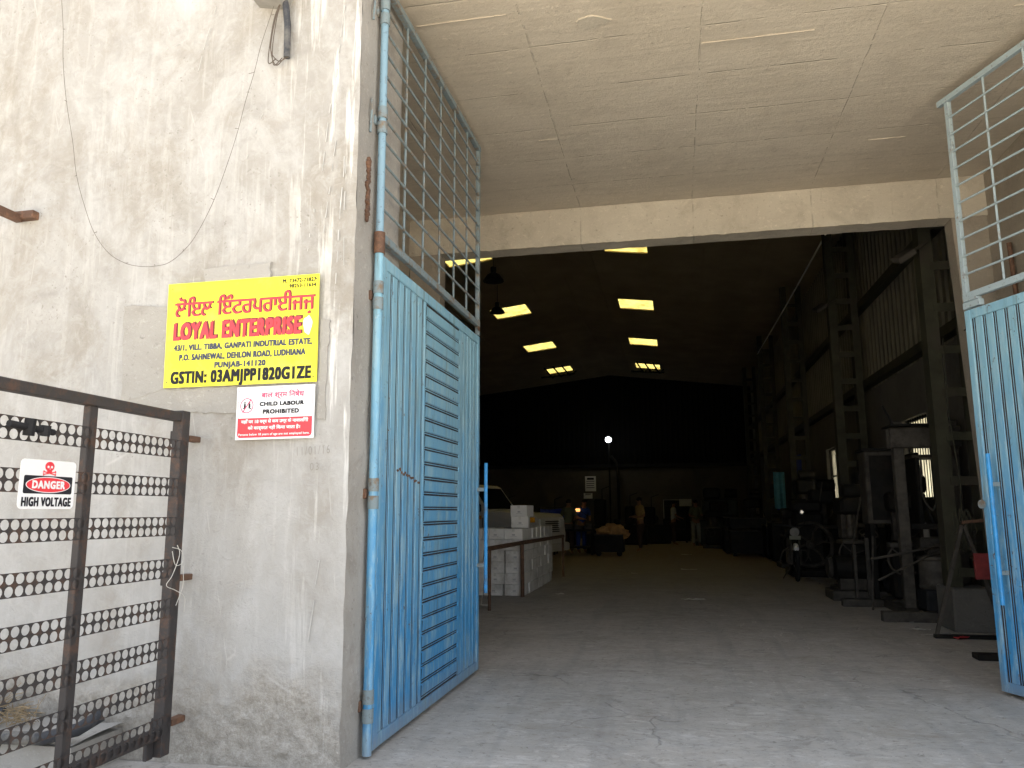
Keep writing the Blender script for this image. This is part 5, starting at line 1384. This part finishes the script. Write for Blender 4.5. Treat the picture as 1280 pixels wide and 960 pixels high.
# --- trestle with red sheet ------------------------------------------------------
tr_ = machine('steel_trestle', 'thin triangular steel trestle leaning in front of the concrete plinth', 'trestle', (2.9, 9.05, 0))
P_(tr_, 'leg', 'steel_md', lambda b: b.beam((-.31, 0, .03), (.02, 0, 1.14), .035, .035))
P_(tr_, 'leg', 'steel_md', lambda b: b.beam((.34, 0, .03), (.04, 0, 1.14), .035, .035))
P_(tr_, 'foot_bar', 'steel_dk', lambda b: b.bbox(-.34, .26, -.05, .02, .0, .04, .004))
P_(tr_, 'cross_bar', 'rustbrown', lambda b: b.beam((.02, 0, 1.17), (.34, .0, 1.20), .03, .03))
b = MB(); b.bbox(2.97, 3.40, 8.93, 8.965, .60, .86, .004, Matrix.Translation((0, 0, 0)) @ Matrix.Rotation(0, 4, 'Y')); tag(b.build('red_sheet', 'red_sheet'), 'dull red metal sheet leaning on the trestle beside the right blue leaf', 'sheet')
b = MB()
for q in range(16):
    x0 = 2.93+rnd.uniform(0, .16); b.tube([(x0, 9.35, 1.22+rnd.random()*.1), (x0+rnd.uniform(-.1, .06), 9.28, 1.1+rnd.uniform(-.06, .1)), (x0+rnd.uniform(-.14, .1), 9.27, .95+rnd.uniform(-.12, .1)), (x0+rnd.uniform(-.05, .1), 9.28, .86+rnd.uniform(-.1, .15))], .006, 5)
b.tube([(3.02, 9.4, 3.2), (3.0, 9.38, 2.4), (3.05, 9.36, 1.6), (3.02, 9.34, 1.2)], .006, 5)
tag(b.build('wire_tangle', 'steel', smooth=True), 'tangle of dull wires hanging on the nearest steel column above the trestle', 'wires')
t = machine('jack_stand', 'small dark iron stand on the floor at the free edge of the right blue leaf', 'stand', (2.66, 7.85, 0))
P_(t, 'foot', 'steel_dk', lambda b: b.bbox(-.12, .2, -.08, .08, 0, .05, .006))
P_(t, 'upright', 'steel_md', lambda b: b.tube([(.08, 0, .04), (.14, 0, .55)], .016, 8))
# --- litter -------------------------------------------------------------------
def scrap(x, y, w_, h_, rz, mat, lab, nm='paper_scrap'):
    b = MB(); m_ = Matrix.Translation((x, y, .016)) @ Matrix.Rotation(rz, 4, 'Z')
    b.grid((-w_/2, -h_/2, 0), (w_, 0, 0), (0, h_, 0), 6, 4, lambda p: m_ @ Vector((p.x+noise.noise(p*20+Vector((x, 0, 0)))*.02, p.y+noise.noise(p*30)*.02, abs(noise.noise(p*14+Vector((y, 0, 0))))*.035)))
    tag(b.build(nm, mat, smooth=True), lab, 'litter', 'litter on the shed floor')
def gp(px, py):
    d_ = (M.to_3x3() @ Vector((px-640, -(py-480), -975))); k = -CAM_H/d_.z; return d_.x*k, d_.y*k
for (px, py, w_, h_, rz, lab) in ((866, 751, .34, .07, .1, 'pale paper strip lying nearest on the shed floor, centre right'), (861, 713, .34, .10, -.1, 'pale paper strip lying on the floor beyond the nearest one'), (858, 694, .30, .12, .0, 'farthest pale scrap on the shed floor'), (793, 718, .12, .08, .5, 'tiny pale scrap left of the other scraps on the shed floor'),
                                  (700, 744, .14, .08, .3, 'small pale scrap on the floor beside the carton pile')):
    x, y = gp(px, py); scrap(x, y, w_, h_, rz, 'paper', lab)
x, y = gp(1150, 789); scrap(x, y, .22, .03, -.15, 'paper', 'thin white ribbon on the floor left of the trestle foot')
x, y = gp(1163, 796); scrap(x, y, .20, .03, .1, 'paper', 'second thin white ribbon against the trestle foot')
x, y = gp(1201, 799); scrap(x, y-.04, .12, .08, .3, 's_red', 'crumpled red wrapper lying by the trestle foot bar', 'wrapper')

# --- dense workshop clutter along the right wall ------------------------------
def shop_machine(x, y, w_, d_, h, sd, lab, cat='machine'):
    q = random.Random(sd)
    t = machine('workshop_machine', lab, cat, (x, y, 0), rad(q.uniform(-6, 6))); t['group'] = 'machines along the right wall'
    P_(t, 'base', 'steel_md', lambda b: b.bbox(-w_*.55, w_*.55, -d_*.55, d_*.55, 0, .12, .015))
    P_(t, 'body', 'steel_dk', lambda b: b.bbox(-w_*.42, w_*.42, -d_*.4, d_*.45, .12, h*.55, .04))
    P_(t, 'column', 'steel_md', lambda b: b.bbox(-w_*.30, w_*.12, -d_*.1, d_*.4, h*.55, h*.9, .05))
    P_(t, 'head', 'steel_dk', lambda b: b.bbox(-w_*.40, w_*.34, -d_*.42, d_*.42, h*.82, h, .05))
    P_(t, 'spindle', 'steel_md', lambda b: b.lathe((-w_*.18, -d_*.30, h*.58), [(.02, 0), (.05, .04), (.06, h*.12), (.045, h*.24)], 12))
    P_(t, 'table', 'steel_md', lambda b: b.bbox(-w_*.48, w_*.3, -d_*.62, -d_*.05, h*.52, h*.56, .01))
    P_(t, 'motor', 'steel_dk', lambda b: b.lathe((w_*.12, d_*.1, h+.10), [(.05, -.2), (.12, -.18), (.12, .18), (.05, .2)], 14, 'x'), True)
    R0 = .14+q.random()*.08; cx_, cz_ = w_*.44, h*.42
    P_(t, 'handwheel', 'steel_md', lambda b: [b.tube([(-w_*.2+R0*math.cos(2*PI*k/18), -d_*.55, cz_+R0*math.sin(2*PI*k/18)) for k in range(19)], .014, 6, False)]+[b.tube([(-w_*.2, -d_*.55, cz_), (-w_*.2+R0*math.cos(a), -d_*.55, cz_+R0*math.sin(a))], .010, 5) for a in (.3, 2.4, 4.5)])
    P_(t, 'lever', 'steel_md', lambda b: b.tube([(w_*.2, -d_*.4, h*.75), (w_*.1, -d_*.8, h*.66), (-w_*.1, -d_*.95, h*.60)], .013, 6))
    P_(t, 'hose', 'black', lambda b: b.tube(smoothpts([(w_*.3, -d_*.3, h*.9), (w_*.5, -d_*.5, h*.6), (w_*.35, -d_*.6, h*.3), (w_*.5, -d_*.62, .1), (w_*.2, -d_*.75, .03)]), .014, 6), True)
    return t
shop_machine(3.12, 11.75, .62, .55, 1.55, 1, 'dark drilling machine low behind the open press frame')
shop_machine(2.78, 13.55, .60, .60, 1.50, 2, 'dark upright machine with handwheel just before the second column')
shop_machine(3.22, 14.35, .55, .55, 1.95, 3, 'tall narrow dark machine tight against the wall before the second column')
shop_machine(3.15, 18.2, .70, .65, 1.75, 4, 'dark machine by the wall beneath the far narrow window')
shop_machine(2.72, 19.4, .75, .70, 1.35, 5, 'low dark machine behind the spoked flywheel press')
shop_machine(3.10, 20.2, .60, .60, 2.05, 6, 'tallest dark machine just before the third steel column')
shop_machine(1.35, 28.9, .80, .70, 1.30, 7, 'dark low machine right of the worker in khaki trousers')
shop_machine(2.7, 29.3, .80, .70, 1.70, 8, 'dark machine at the far right end of the bin row')
# tall press body behind the frame
tp_ = machine('power_press', 'bulky tall dark power press body filling the space behind the press frame', 'press', (3.28, 11.05, 0))
P_(tp_, 'side_plate', 'steel_dk', lambda b: b.bbox(-.16, -.10, .15, .62, .1, 2.05, .012))
P_(tp_, 'side_plate', 'steel_dk', lambda b: b.bbox(.18, .24, .15, .62, .1, 2.45, .012))
P_(tp_, 'crown', 'steel_md', lambda b: b.bbox(-.2, .28, .12, .66, 1.98, 2.02, .01))
P_(tp_, 'bed', 'steel_md', lambda b: b.bbox(-.2, .28, .05, .66, .78, .95, .02))
P_(tp_, 'pedestal', 'steel_dk', lambda b: b.bbox(-.18, .26, .1, .64, 0, .77, .02))
P_(tp_, 'oil_can', 'grey_box', lambda b: b.lathe((-.10, .12, .95), [(.035, 0), (.037, .01), (.037, .13), (.012, .16), (.010, .19)], 12), True)
P_(tp_, 'chain', 'steel_md', lambda b: b.tube(smoothpts([(-.1, .1, 1.95), (-.12, .08, 1.5), (-.02, .06, 1.3), (.06, .08, 1.5), (.1, .1, 1.9)]), .012, 6), True)
# bars and offcuts leaning and lying about
for k, (x0, y0, x1, y1, z1, lab) in enumerate(((2.45, 12.9, 2.85, 13.2, 1.5, 'long thin steel bar leaning left of the dark upright machine'), (2.50, 11.35, 2.62, 11.6, .95, 'short steel bar leaning near the pump unit'), (2.70, 17.6, 3.1, 17.8, 1.9, 'long bar leaning beside the flywheel press'), (3.35, 9.0, 3.42, 9.3, 1.5, 'thin bar leaning by the right jamb behind the leaf'))):
    b = MB(); b.tube([(x0, y0, .0), (x1, y1, z1)], .014, 6); tag(b.build('steel_bar', 'steel_md'), lab, 'bar', 'loose bars along the right wall')
cr = MB()
for k in range(70):
    x = 2.45+rnd.random()*.9; y = 9.3+rnd.random()*11; s_ = .008+rnd.random()*.016
    m_ = Matrix.Translation((x, y, .006)) @ Matrix.Rotation(rnd.random()*6, 4, 'Z')
    cr.box(-s_*1.6, s_*1.6, -s_*.5, s_*.5, 0, s_*.6, m_)
tag(cr.build('metal_offcuts', 'grey_box'), kind='stuff')
